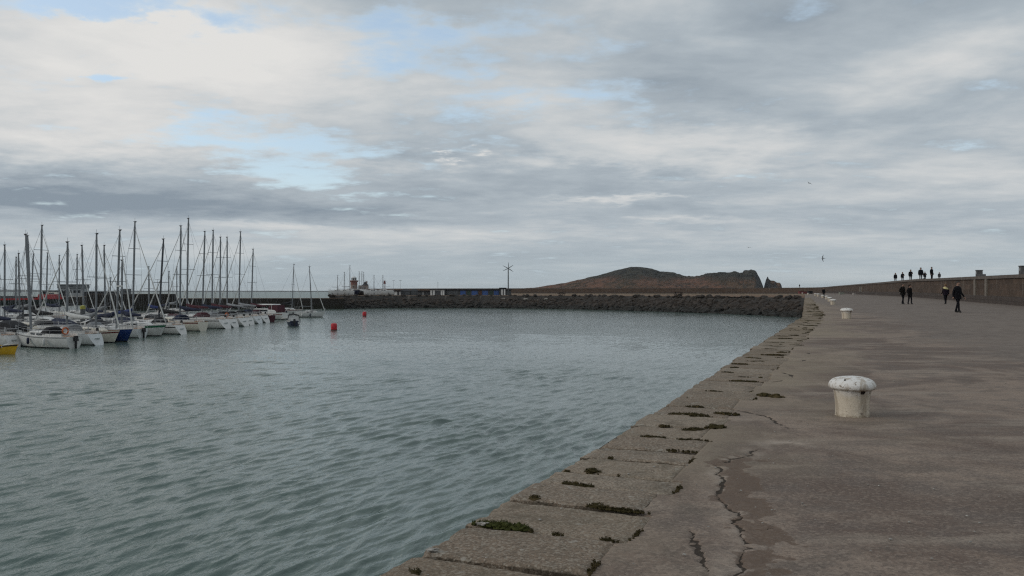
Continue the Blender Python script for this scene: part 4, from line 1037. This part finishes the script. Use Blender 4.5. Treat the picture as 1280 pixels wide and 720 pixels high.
sailboat('white sailboat with a black cockpit tent, first of three close sloping sterns', wpt(312,406), SD, 9.0, 297, cover='blackc', hood='blackc', mast_px=275, top_px=275.6)
sailboat('white sailboat with grey boom cover, second of three close sloping sterns', wpt(322.5,404.2), SD, 9.0, 297, hull='greyw', cover='greyc', hood='blackc', mast_px=284, top_px=283.8)
sailboat('white sailboat with navy hood, third of three close sloping sterns, left of the motor cruiser', wpt(331.5,403.2), SD, 9.4, 290.3, cover='greyc', hood='navyc', mast_px=298.5, top_px=300.6)
sailboat('maroon dark hulled sailboat with maroon boom cover beside the motor cruiser', wpt(340.5,402.4), SD, 8.6, 312, hull='maroon', cover='maroon', hood='maroon', mast_px=314, top_px=316.4, stern='plain')
# rows behind
rows2 = [(5.8,98,307,5.8,-22,'navyc','navy','slim sailboat mast and navy cover, leftmost mast of all'),
 (20,121,322,20,-22,'navyc',None,'short masted sailboat in the back row, second mast from the left'),
 (25,101,317.5,23,-22,'greyc',None,'white sailboat with grey cover in the back row, left of the dark mooring pile'),
 (39,87,295.6,34.3,-22,'blackc','blackc','sailboat with black cover whose mast leans just right of the small broadside boat mast'),
 (38,126,318,41.7,-24,'greyc',None,'back row sailboat with thin grey mast right of the dark pile'),
 (50,100,282.4,52.2,-20,'blackc','blackc','sailboat with a tall mast and black cover, tallest of the left hand group'),
 (57.5,129,316.7,59.4,-22,'navyc',None,'back row sailboat just right of the tall left hand mast'),
 (74,133,320,74,-22,'navyc',None,'back row sailboat with short mast below the grey harbour building, left of the grey pile'),
 (96.3,139,318.6,96.3,-22,'blackc',None,'back row sailboat directly left of the yellow topped pile'),
 (105,97.5,307.5,102.4,-22,'navyc','navyc','sailboat with a mast leaning left beside the yellow topped pile'),
 (132,104,307.5,130,-22,'greyc','greyc','grey covered sailboat between the yellow topped pile and the dark pier head'),
 (138,150,347.6,138,-22,'blackc',None,'very short masted back row boat in front of the dark pier head'),
 (186,128,334,186,-22,'bluec',None,'back row sailboat with blue cover in front of the low lamp posts'),
 (211,145,340,211,-22,'navyc',None,'back row sailboat with stubby mast near the dark mast'),
 (221,160,334,221,-22,'greyc',None,'back row sailboat with stubby mast left of the tallest mast')]
for i, (mp, D, yt, tp, hd, cv, hd2, lab) in enumerate(rows2):
    H = Z_at(yt, D); L = max(6.6, min(11, H/1.22))
    sailboat(lab, (X_at(mp, D), D), hd if i % 3 else hd+180, L, yt, hull='navy' if hd2 == 'navy' else ('gel','greyw','gel','cream')[i % 4], cover=cv, hood=None if hd2 in (None,'navy') else hd2, top_px=tp, anchor='mast', stern='plain' if i % 2 else 'reverse', stripe=(None,'black','redst','bluec')[i % 4], fenders=1, furl='sail' if i % 3 else None)
# moored off the end
sailboat('white sailboat moored alone beyond the navy launch, mast raked back, bow pointing right', wpt(405,396.3), 6, 5.6, 334, stripe=None, cover=None, hood=None, mast_px=389.8, top_px=385, stern='plain', anchor='bow', group='sailing boats moored off the marina')
sailboat('white sailboat half hidden behind the motor cruiser and the navy launch', wpt(377,393.0), -6, 6.6, 331, stripe='redst', cover='blackc', hood='blackc', mast_px=365, top_px=367.3, stern='plain', anchor='bow', group='sailing boats moored off the marina')
# laid up ashore near the lighthouse
for i, (px, D, yt, L, hl, lab) in enumerate(((422,246,345,4.8,'greyw','laid up sailboat at the left tip of the breakwater, lowest mast of the shore boats'),(430.5,248,341,5.2,'greyw','laid up pale sailboat just left of the lighthouse'),(437.3,252,332.5,7,'navy','laid up sailboat with the tallest shore mast, in front of the lighthouse'),(449,262,340,5.6,'black','laid up sailboat right of the lighthouse, first of three close masts'),(452.3,272,340,6.2,'greyw','laid up pale sailboat, second of three close masts right of the lighthouse'),(454.6,282,341,5.6,'navy','laid up sailboat, third of three close masts right of the lighthouse'),(467.5,250,345,5.4,'greyw','laid up pale sailboat midway between the lighthouse and the beacon tower'),(478.6,256,345,6,'greyw','laid up pale sailboat whose mast stands beside the beacon tower'))):
    sailboat(lab, (X_at(px, D), D), (8,172,4,176,10,170,3,178)[i], L, yt, hull=hl, cover=None, hood=None, anchor='mast', stern='plain', ground=MZ, fenders=0, furl=None, boot=None, group='sailing boats laid up on the breakwater')
# motor cruiser at the end of the row
def cruiser():
    X, Y = wpt(357,399.6); L, B = 9.6, 3.2; a = math.radians(SD); g = thing('motor_cruiser', 'white motor cruiser with white hardtop and maroon canopy at the end of the row', 'motor boat', (X+math.cos(a)*L/2, Y+math.sin(a)*L/2, 0), a)
    R = hull_rings(L, B, 1.15, .4, 'plain'); hull_mesh(R, g, M('gel')); deck_mesh(R, g, M('deck')); band(R, .70, .80, g, M('redst')); band(R, 0, 0, g, M('black'), 'boot_stripe', .008, 0, (-.12,.1))
    rings = []
    for u, wv, h_ in ((.12,.78,.25),(.15,.80,.55),(.5,.78,.75),(.62,.66,.70),(.78,.40,.1)):
        b = B/2*wv; z0 = 1.12+.3*u*u; rings.append([Vector((L*(u-.5), y_*b, z0+z_*h_)) for y_, z_ in ((-1,0),(-.92,1),(0,1.12),(.92,1),(1,0))])
    cb = MB().loft(rings).build('cabin', M('gel'), g, 35)
    mb = MB()
    for s in (-1,1): mb.box((L*-.02, s*B*.388, 1.62), (L*.34,.04,.3))
    mb.build('window', M('glass'), cb)
    ws = MB(); ws.loft([[Vector((L*.16,-B*.3,1.75)),Vector((L*.16,B*.3,1.75))],[Vector((L*.07,-B*.26,2.5)),Vector((L*.07,B*.26,2.5))]], False, False).build('windscreen', M('glass'), g)
    MB().box((-L*.10,0,2.66), (L*.42,B*.66,.14), top=.92).build('hardtop', M('gel'), g, 40)
    for s in (-1,1):
        for q in (-.28,.06): MB().tube((L*q, s*B*.33, 1.6),(L*(q+.02), s*B*.30, 2.62), .05).build('hardtop_post', M('gel'), g)
    MB().box((-L*.30,0,1.95), (L*.22,B*.70,1.25), top=.86).build('canopy', M('maroon'), g, 40)
    MB().box((-L*.53,0,.28), (.9,B*.62,.10)).build('swim_platform', M('deck'), g)
    rl = MB()
    for s in (-1,1):
        tp = []
        for i in (8,11,14,17): q = R[i][-1]; b_ = Vector((q[0],s*(q[1]-.06),q[2])); rl.tube(b_, b_+Vector((0,0,.6)), .016, n=4); tp.append(b_+Vector((0,0,.6)))
        rl.path(tp, .016, 4)
    rl.build('guard_rail', M('steel'), g)
cruiser()
def launch():
    X, Y = wpt(368,408.0); L, B = 5.2, 2.0; a = math.radians(108); g = thing('motor_launch', 'small navy motor launch with black hood drifting off the end of the row', 'motor boat', (X+math.cos(a)*L/2, Y+math.sin(a)*L/2, 0), a)
    R = hull_rings(L, B, .72, .3, 'plain'); hull_mesh(R, g, M('navy')); deck_mesh(R, g, M('deck'), -.05); band(R, .88, 1.0, g, M('gel'), 'stripe')
    MB().box((-L*.18,0,.72), (L*.5,B*.62,.14)).build('cockpit_floor', M('greyc'), g)
    rings = []
    for u, h_ in ((.42,.85),(.52,.95),(.64,.55),(.74,.1)):
        b = B*.38; rings.append([Vector((L*(u-.5), y_*b, .74+z_*h_)) for y_, z_ in ((-1,0),(-.9,.85),(0,1.02),(.9,.85),(1,0))])
    MB().loft(rings).build('cuddy', M('gel'), g, 35)
    MB().path([(-L*.10,-B*.40,.7),(-L*.10,-B*.38,1.5),(-L*.10,0,1.68),(-L*.10,B*.38,1.5),(-L*.10,B*.40,.7)], .04, 6).build('hoop', M('black'), g)
    rings = []
    for q, h_ in ((-.10,1.0),(-.02,1.05),(.06,.95)):
        rings.append([Vector((L*q, y_*B*.40, .75+z_*h_)) for y_, z_ in ((-1,.35),(-.92,.8),(0,1),(.92,.8),(1,.35))])
    MB().loft(rings, False, False).build('hood', M('blackc'), g, 50)
    MB().box((-L*.32,.2,.95), (.6,.5,.35), top=.9).build('seat', M('gel'), g, 40)
    om = MB(); om.box((-L*.5-.2,0,.82), (.36,.36,.55), top=.75); om.box((-L*.5-.17,0,.2), (.16,.14,.9)); om.build('outboard_motor', M('black'), g)
    MB().box((-L*.5-.012,-.62,.48), (.02,.3,.22)).build('number_plate', M('gel'), g)
launch()
def workboat():
    X, Y = wpt(21,443.0); L, B = 4.8, 1.7; a = math.radians(-8); g = thing('workboat', 'yellow open workboat with dark rubbing strip at the far left edge', 'boat', (X-math.cos(a)*L/2, Y-math.sin(a)*L/2, 0), a)
    R = hull_rings(L, B, .60, .3, 'plain', bow_ov=.06); hull_mesh(R, g, M('yellow')); band(R, .86, 1.0, g, M('black'), 'rubbing_strake', .03)
    R2 = [[(x_*.97, y_*.86, z_*.8) for x_,y_,z_ in r] for r in R]; deck_mesh(R2, g, M('greyc'), -.05)
    for u in (-.28,.02,.28): MB().box((L*u,0,.58), (.28,B*.8,.05)).build('thwart', M('wood'), g)
    MB().path([(L*.30,-.5,.62),(L*.33,0,.72),(L*.30,.5,.62)], [.09,.14,.09], 8).build('sail_bundle', M('sail'), g)
    om = MB(); om.box((-L*.5-.2,0,.85), (.36,.34,.55), top=.75); om.box((-L*.5-.17,0,.2), (.16,.14,.9)); om.build('outboard_motor', M('black'), g)
workboat()
def dayboat(px, D, hdg, L, hl, cover, lab):
    B = .36*L; a = math.radians(hdg); g = thing('motor_dayboat', lab, 'motor boat', (X_at(px, D), D, 0), a, 'small motor boats in the marina')
    R = hull_rings(L, B, .85, .3, 'plain'); hull_mesh(R, g, M(hl)); deck_mesh(R, g, M('deck')); band(R, .84, .96, g, M('black'), 'stripe')
    rings = []
    for u, h_ in ((.40,.9),(.50,1.0),(.64,.75),(.78,.1)):
        b = B*.40; rings.append([Vector((L*(u-.5), y_*b, .86+z_*h_)) for y_, z_ in ((-1,0),(-.9,.85),(0,1.02),(.9,.85),(1,0))])
    cb = MB().loft(rings).build('cuddy', M('gel'), g, 35)
    for s in (-1,1): MB().box((L*.06, s*B*.375, 1.42), (L*.16,.05,.28)).build('window', M('glass'), cb)
    rings = []
    for q, h_ in ((-.46,.55),(-.30,1.05),(-.08,1.15)):
        rings.append([Vector((L*q, y_*B*.43, .82+z_*h_)) for y_, z_ in ((-1,.0),(-.94,.75),(0,1),(.94,.75),(1,.0))])
    MB().loft(rings).build('cockpit_cover', M(cover), g, 50)
    om = MB(); om.box((-L*.5-.2,0,.95), (.36,.36,.55), top=.75); om.box((-L*.5-.17,0,.25), (.16,.14,.9)); om.build('outboard_motor', M('black'), g)
    MB().tube((L*.02,0,1.8),(L*.0,0,3.2),.02).build('aerial', M('wire'), g)
dayboat(66, 92, 160, 6.4, 'gel', 'navyc', 'white motor boat under a navy cockpit cover, right of the tall left hand mast')
dayboat(112, 88, 158, 6.2, 'greyw', 'blackc', 'grey white motor boat under a black cockpit cover, right of the yellow topped pile')
dayboat(146, 96, 158, 6.0, 'navy', 'navyc', 'navy hulled motor boat under a navy cover in front of the dark pier head')
dayboat(184, 108, 158, 6.4, 'gel', 'blackc', 'white motor boat under a black cover behind the green striped sailboat')
dayboat(212, 116, 158, 6.0, 'cream', 'maroon', 'cream motor boat under a maroon cover behind the dark masted sailboat')
dayboat(4, 86, 158, 6.2, 'gel', 'blackc', 'white motor boat under a black cover at the left picture edge')
# pontoons and piles
def pontoon(xa, ya, xb, yb, label):
    L = math.hypot(xb-xa, yb-ya); a = math.atan2(yb-ya, xb-xa); g = thing('pontoon', label, 'pontoon', ((xa+xb)/2, (ya+yb)/2, 0), a, 'floating pontoons of the marina')
    MB().box((0,0,.38), (L,2.2,.14)).build('walkway', pmat('pontoon_timber', (.20,.18,.155), .9, var=.3), g)
    mb = MB()
    for k_ in range(int(L/5)): mb.box((-L/2+2.5+k_*5,0,.1), (3.6,1.9,.5))
    mb.build('float', pmat('pontoon_float', (.16,.165,.165), .8), g)
pontoon(-49,66,-49,150,'long floating pontoon walkway behind the front row of boats'); pontoon(-76,96,-76,190,'second floating pontoon walkway, behind the back row of boats')
for px, D, r_, yt, top, lab in ((103.5,92,.27,382.5,1,'grey steel mooring pile with a yellow top among the left hand boats'),(28.5,98,.13,377.5,0,'thin dark mooring pile among the leftmost boats')):
    g = thing('mooring_pile', lab, 'pile', (X_at(px,D), D, 0), 0, 'mooring piles of the marina'); H = Z_at(yt,D)
    MB().tube((0,0,-3),(0,0,H),r_,r_,16).build('shaft', pmat('pile_grey', (.10,.105,.11), .6, var=.25), g, 40)
    MB().lathe([(r_+.03,H-.35),(r_+.03,H-.02),(.02,H+.10)], 16).build('cap', pmat('pile_yellow', (.36,.34,.06), .5) if top else M('black'), g, 40)
# red vessel and harbour building at the far left
def trawler():
    D = 288; X0, X1 = X_at(-70,D), X_at(78,D); L = X1-X0; B = 6.5; g = thing('fishing_vessel', 'long red hulled fishing vessel lying at the far left quay', 'fishing boat', ((X0+X1)/2, D, 0), 0)
    R = hull_rings(L, B, Z_at(373.6,D)/1.05, .8, 'plain', 24, bow_ov=.03)
    hull_mesh(R, g, pmat('dark_green_hull', (.012,.022,.018), .6)); band(R, .76, 1.02, g, M('redp'), 'red_band', .05); deck_mesh(R, g, M('greyc'))
    zc = 2.6
    MB().box((L/2-4.6,0,zc+.5), (6.2,4.2,1.6), top=.94).build('casing', pmat('vessel_red', (.30,.02,.025), .6), g)
    wh = MB().box((L/2-3.1,0,zc+1.5), (2.4,3.2,1.2), top=.92).build('wheelhouse', M('cream'), g); MB().box((L/2-3.1,-1.6,zc+1.65), (1.9,.06,.4)).build('window', M('glass'), wh)
    MB().box((L*.02,0,zc+.25), (L*.4,3,.9)).build('hatch', pmat('vessel_dark_grey', (.05,.055,.06), .7), g)
    MB().tube((L*.1,0,zc),(L*.1,0,zc+7),.14,.09).build('mast', M('alu'), g); MB().tube((L*.1,0,zc+2),(-L*.12,0,zc+5),.08).build('derrick', M('alu'), g)
trawler()
D = 330; X0 = X_at(92,D); g = thing('harbour_building', 'pale grey flat roofed harbour building beyond the quay at left', 'building', (X0, D, 2.9)); k = D/F
MB().box((0,0,5.5*k), (30*k,5,11*k)).build('wall', pmat('pale_grey_render', (.34,.345,.35), .8, var=.1), g); MB().box((0,-.1,12.3*k), (31*k,5.6,4.6*k)).build('upper_storey', pmat('grey_cladding', (.13,.14,.145), .7, var=.1), g)
MB().box((0,0,14.8*k), (32.5*k,6.4,.5*k)).build('roof', pmat('cabin_roof', (.28,.29,.29), .7), g)
mb = MB()
for q in range(5): mb.box(((-11+q*5.5)*k,-2.52,6*k), (3.2*k,.06,3.4*k))
mb.build('window', M('glass'), g)
MB().box((2*k,-2.93,12.6*k), (4*k,.06,1.2*k)).build('upper_window', M('glass'), g)
shed_m = pmat('dark_quay_shed', (.028,.028,.03), .85, var=.3)
for px0, px1, yt, lab in ((56,78,364.5,'dark quay shed left of the pale harbour building'),(107,150,365.2,'long dark quay shed right of the pale harbour building')):
    D = 318; X0, X1 = X_at(px0,D), X_at(px1,D); g = thing('quay_shed', lab, 'shed', ((X0+X1)/2, D, 2.9), 0, 'dark sheds on the far left quay'); H = Z_at(yt,D)-2.9
    MB().box((0,0,H/2), (X1-X0,5,H)).build('wall', shed_m, g); MB().box((0,0,H+.08), (X1-X0+.4,5.5,.16)).build('roof', rk2, g)
# buoys
for px, y, lab in ((417.5,412.8,'red cylindrical mooring buoy, the nearer and larger of two'),(455.6,395.2,'red mooring buoy, the farther and smaller of two near the breakwater')):
    X, Y = wpt(px, y); g = thing('mooring_buoy', lab, 'buoy', (X, Y, 0), 0, 'red mooring buoys')
    MB().lathe([(.30,-.3),(.38,-.15),(.39,.70),(.34,.86),(.2,.90),(.02,.91)], 24).build('float', pmat('buoy_red', (.50,.018,.03), .45, var=.2, dirt=(.3,.03,.03)), g, 40)
    n = 12; MB().path([(.10*math.cos(2*PI*k_/n), 0, 1.0+.10*math.sin(2*PI*k_/n)) for k_ in range(n+1)], .03, 6, False).build('ring', M('steel'), g)
    MB().lathe([(.395,-.1),(.40,.06),(.395,.12)], 24).build('waterline_band', pmat('buoy_dark', (.10,.02,.02), .7), g, 40)

# ------------------------------------------------------------------ birds
def gull(px, y, D, rz, bank, label):
    g = thing('gull', label, 'bird', (X_at(px,D), D, Z_at(y,D)), rz, 'gulls flying over the pier'); g.rotation_euler = (0, bank, rz)
    gm_ = pmat('gull_plumage', (.16,.165,.17), .8); gw = pmat('gull_wing', (.09,.095,.10), .8)
    mb = MB(); mb.path([(0,-.24,0),(0,-.12,.01),(0,.05,.02),(0,.17,.03),(0,.23,.045),(0,.28,.04),(0,.33,.03)], [.02,.055,.07,.05,.04,.03,.008], 8); mb.add([(-.06,-.36,0),(.06,-.36,0),(.02,-.2,.01),(-.02,-.2,.01)], [(0,1,2,3)]); mb.build('body', gm_, g, 60)
    for s in (-1,1):
        rings = []
        for q, yy, zz_, c_ in ((.03,.05,.03,.16),(.28,.10,.13,.15),(.50,.03,.10,.11),(.70,-.08,.03,.03)):
            rings.append([Vector((s*q, yy+c_/2, zz_)), Vector((s*q, yy, zz_+.015)), Vector((s*q, yy-c_/2, zz_)), Vector((s*q, yy, zz_-.01))])
        MB().loft(rings).build('wing', gw, g, 60)
gull(1012,229,170,.5,.35,'gull gliding high above the pier, highest of the three'); gull(936,309.5,200,.2,.1,'distant gull gliding over the right end of the island'); gull(1029,323,150,1.2,1.25,'gull banking steeply above the pier, wings nearly upright')

# ------------------------------------------------------------------ people
def person(label, loc, H, rz, coat=(.015,.015,.018), legs=(.015,.015,.02), stride=.0, arms='down', hair=(.03,.025,.02), hood=False, sash=None, lean=0.0, long=.80, wide=1.0):
    g = thing('person', label, 'person', loc, rz, 'people walking on the pier')
    k = H/1.75; V = []; E = []; Rd = []
    def jv(x, y, z, r, par=None):
        V.append((x*k, y*k, z*k)); Rd.append(r*k); i = len(V)-1
        if par is not None: E.append((par, i))
        return i
    pel = jv(0,0,.95,.145*wide); sp = jv(0,-.01+lean*.3,1.15,.145*wide); ch = jv(0,0+lean*.7,1.34,.155*wide); nk = jv(0,.0+lean,1.50,.06,None); E += [(pel,sp),(sp,ch),(ch,nk)]
    hb_ = jv(0,.015+lean,1.575,.078,nk); hm_ = jv(0,.02+lean,1.65,.098,hb_); ht = jv(0,.01+lean,1.72,.070,hm_)
    hands = []
    for s in (-1,1):
        sh = jv(s*.185*wide,lean*.8,1.42,.068,ch); sw_ = stride*s
        if arms == 'down': el_, wr, hd = (s*.245*wide,-.03-.10*sw_,1.14), (s*.25*wide,.06-.26*sw_,.90), (s*.25*wide,.09-.30*sw_,.82)
        elif arms == 'pockets': el_, wr, hd = (s*.29*wide,-.09,1.14), (s*.22*wide,.06,.97), (s*.19*wide,.11,.93)
        elif arms == 'bent': el_, wr, hd = ((s*.28,-.04,1.16), (s*.20,.22,1.18), (s*.16,.29,1.22)) if s < 0 else ((s*.25,-.03,1.14), (s*.25,.05,.90), (s*.25,.08,.82))
        else: el_, wr, hd = (s*.30,.02,1.22), (s*.16,.20,1.34), (s*.08,.25,1.40)
        e1 = jv(*el_,.055,sh); w1 = jv(*wr,.040,e1); h1 = jv(*hd,.038,w1); hands.append((Vector(el_), Vector(wr), Vector(hd), s))
        hp = jv(s*.095*wide,0,.88,.105,pel); kn = jv(s*.10,.03+.16*sw_,.50,.068,hp); an = jv(s*.10,-.02+.30*sw_,.09,.048,kn); tj = jv(s*.115,.13+.30*sw_,.035,.042,an)
        jv(s*.10,-.06+.30*sw_,.04,.04,an)
    me = bpy.data.meshes.new('body'); me.from_pydata(V, E, []); tmp = bpy.data.objects.new('body', me); C.objects.link(tmp)
    sm = tmp.modifiers.new('s', 'SKIN'); ly = me.skin_vertices[0] if me.skin_vertices else None
    if ly is None:
        me.attributes  # keep
    for i, rr in enumerate(Rd): me.skin_vertices[0].data[i].radius = (rr, rr*.82 if i < 3 else rr)
    me.skin_vertices[0].data[0].use_root = True
    ss_ = tmp.modifiers.new('u', 'SUBSURF'); ss_.levels = 1; ss_.render_levels = 1
    bpy.context.view_layer.update(); dg = bpy.context.evaluated_depsgraph_get()
    em = bpy.data.meshes.new_from_object(tmp.evaluated_get(dg)); bpy.data.objects.remove(tmp)
    coat = tuple(v*.6 for v in coat); legs = tuple(v*.6 for v in legs); mc = lambda c_: 'cloth_%d_%d_%d' % tuple(int(v*10000) for v in c_)
    em.materials.clear()
    for q in (pmat(mc(coat), coat, .9, var=.3, scale=6, spec=.12), pmat(mc(legs), legs, .9, var=.3, scale=6, spec=.12), pmat('skin', (.36,.22,.16), .6), pmat('shoe_leather', (.012,.011,.01), .6)): em.materials.append(q)
    for pf in em.polygons:
        c_ = pf.center/k; pf.use_smooth = True
        if c_.z > 1.515: mi = 2
        elif c_.z < .11: mi = 3
        elif any((c_-q[2]).length < .075 for q in hands) and arms != 'pockets': mi = 2
        elif c_.z < .86 and abs(c_.x) < .21: mi = 1
        else: mi = 0
        pf.material_index = mi
    # fingers joined to the same body mesh
    fb_ = MB()
    if arms != 'pockets':
        for el_, wr, hd, s in hands:
            d_ = (hd-wr).normalized(); sd_ = d_.cross(Vector((1,0,0)))
            if sd_.length < .1: sd_ = Vector((0,1,0))
            sd_.normalize(); pn = d_.cross(sd_)
            for j, ln_ in enumerate((.068,.076,.072,.056)):
                b_ = hd+sd_*(.026-.0175*j)+d_*.015; m_ = b_+d_*ln_*.6+pn*(.012*s); e_ = m_+d_*ln_*.35+pn*(.028*s)
                fb_.path([b_*k, m_*k, e_*k], [.0092*k,.0085*k,.006*k], 6)
            b_ = wr.lerp(hd,.6)+sd_*.03; fb_.path([b_*k, (b_+sd_*.022+d_*.035)*k, (b_+sd_*.02+d_*.066)*k], [.011*k,.010*k,.007*k], 6)
        import bmesh
        bm = bmesh.new(); bm.from_mesh(em); vs = [bm.verts.new(q) for q in fb_.v]
        for f in fb_.f:
            nf = bm.faces.new([vs[i] for i in f]); nf.material_index = 2; nf.smooth = True
        # nose
        bm.to_mesh(em); bm.free()
    bo = bpy.data.objects.new('body', em); C.objects.link(bo); bo.parent = g
    # face
    hd_c = Vector((0,.02+lean,1.645))*k
    mb = MB(); mb.blob(hd_c+Vector((0,.095,-.015))*k, .016*k, 1, 0, 1, (.8,1.2,1.4)); mb.build('nose', pmat('skin', (.36,.22,.16), .6), bo)
    mb = MB()
    for s in (-1,1): mb.blob(hd_c+Vector((s*.033,.085,.015))*k, .011*k, 1, 0, 1)
    mb.blob(hd_c+Vector((0,.086,-.052))*k, .018*k, 1, 0, 1, (1.3,.4,.35)); mb.build('face_features', pmat('eye_dark', (.05,.03,.03), .5), bo)
    mb = MB()
    for s in (-1,1): mb.blob(hd_c+Vector((s*.096,-.005,-.005))*k, .022*k, 1, 0, 1, (.5,.8,1.3))
    mb.build('ear', pmat('skin', (.36,.22,.16), .6), bo)
    hr = MB(); vs, fs = ICO[2]; sel_ = [f for f in fs if all(vs[i].z > -.15-.55*(vs[i].y < -.05) and not (vs[i].y > .35 and vs[i].z < .45) for i in f)]
    rr = .128 if hood else .113
    hr.add([hd_c+Vector((v.x*rr*.95, v.y*rr*1.05-.008, v.z*rr*1.08+.018))*k for v in vs], sel_); hr.build('hood' if hood else 'hair', pmat(mc(coat), coat, .85) if hood else pmat('hair_%d' % int(hair[0]*1000), hair, .7), g, 80)
    # coat as a shell over the trunk down to its hem
    rings = []
    for z_, ax, ay in ((1.46,.10,.085),(1.43,.20,.115),(1.34,.225,.145),(1.15,.215,.145),(.98,.215,.15),(long,.235,.165)):
        rings.append([Vector((math.cos(2*PI*q/20)*ax*wide, math.sin(2*PI*q/20)*ay+lean*max(0,(z_-.95)/.55), z_))*k for q in range(20)])
    MB().loft(rings, False).build('coat', pmat(mc(coat), coat, .9, var=.3, scale=6, spec=.12), g, 60)
    if sash:
        rings = []
        for z_, ax, ay in ((1.475,.115,.10),(1.44,.212,.13),(1.36,.236,.158),(1.30,.235,.157)):
            rings.append([Vector((math.cos(2*PI*q/20)*ax*wide, math.sin(2*PI*q/20)*ay, z_-.04*math.cos(2*PI*q/20)))*k for q in range(20)])
        MB().loft(rings, False).build('scarf', pmat('pale_yellow_cloth', sash, .8), g, 60)
    return g
def pl(px, yfoot, H, ypx):
    D = H*F/ypx; X = X_at(px, D); return (X, D, gz(X, D)-.005)
person('person in a long dark coat and dark trousers walking towards the camera, nearest walker', pl(1197,391,1.78,39), 1.78, PI+.55, stride=.5, arms='down', long=.76, wide=1.25)
person('person in a bulky dark jacket walking beside a companion, taller of the pair', pl(1128.5,380,1.76,25.8), 1.76, PI+.5, coat=(.018,.015,.012), stride=.4, arms='pockets', wide=1.22)
person('person in a dark jacket, shorter of the walking pair, right side', pl(1137.3,379.5,1.64,24.2), 1.64, PI+.5, coat=(.014,.012,.012), stride=-.35, arms='pockets', hood=True, wide=1.15)
person('person in dark clothes with a pale yellow scarf across the shoulders, near the wall', pl(1182,378,1.68,25.3), 1.68, .1, coat=(.022,.014,.024), stride=.45, sash=(.62,.55,.28), hair=(.12,.07,.03))
D = 138; X = X_at(1029.6, D); person('dark standing figure by the distant bollards on the quay', (X, D, gz(X, D)), 1.72, PI, stride=.15)
for px, hh, dz_, kw, lab in ((1119.3,1.66,0,{},'dark silhouette standing on the wall top, leftmost of the group there'),(1128.2,1.60,0,dict(arms='bent',stride=.2),'silhouette with elbows out, second from left on the wall top'),(1138.3,1.78,0,dict(arms='bent',stride=.25,lean=.03),'tall silhouette reaching one arm left, third from left on the wall top'),
  (1151.0,1.84,0,dict(lean=-.02,wide=1.1),'tallest silhouette on the wall top, standing over a small child'),(1156.2,1.24,0,dict(arms='bent',stride=.3),'child silhouette beside the tallest figure on the wall top'),(1164.6,1.74,0,dict(wide=1.05),'dark silhouette with feet apart, right of the child on the wall top'),(1174.2,1.0,0,dict(coat=(.09,.09,.10),legs=(.05,.05,.06)),'small pale grey child, rightmost figure on the wall top')):
    X, D, z = on_wall(px, 1.0)
    kw = dict(kw); kw.setdefault('coat', (.012,.013,.018)); 
    person(lab, (X, D, z-.26), hh, PI+random.uniform(-.6,.6), **kw)
D = 384; X = X_at(999.5, D); person('lone distant figure on top of the far wall at the bend', (X, D, 6.6), 1.75, PI)

# ------------------------------------------------------------------ haze
HAZE = True
if HAZE:
    hm_, t, p = newmat('sea_haze'); hm_.node_tree.nodes.remove(p); out = [n_ for n_ in hm_.node_tree.nodes if n_.type == 'OUTPUT_MATERIAL'][0]
    pv = t.n('ShaderNodeVolumePrincipled', Color=(.78,.84,.90,1), Density=.00005, Anisotropy=.1); hm_.node_tree.links.new(pv.outputs[0], out.inputs['Volume'])
    hb = MB().box((0,0,30), (18100,18100,78)).build('haze', hm_); tag(hb, kind='stuff')
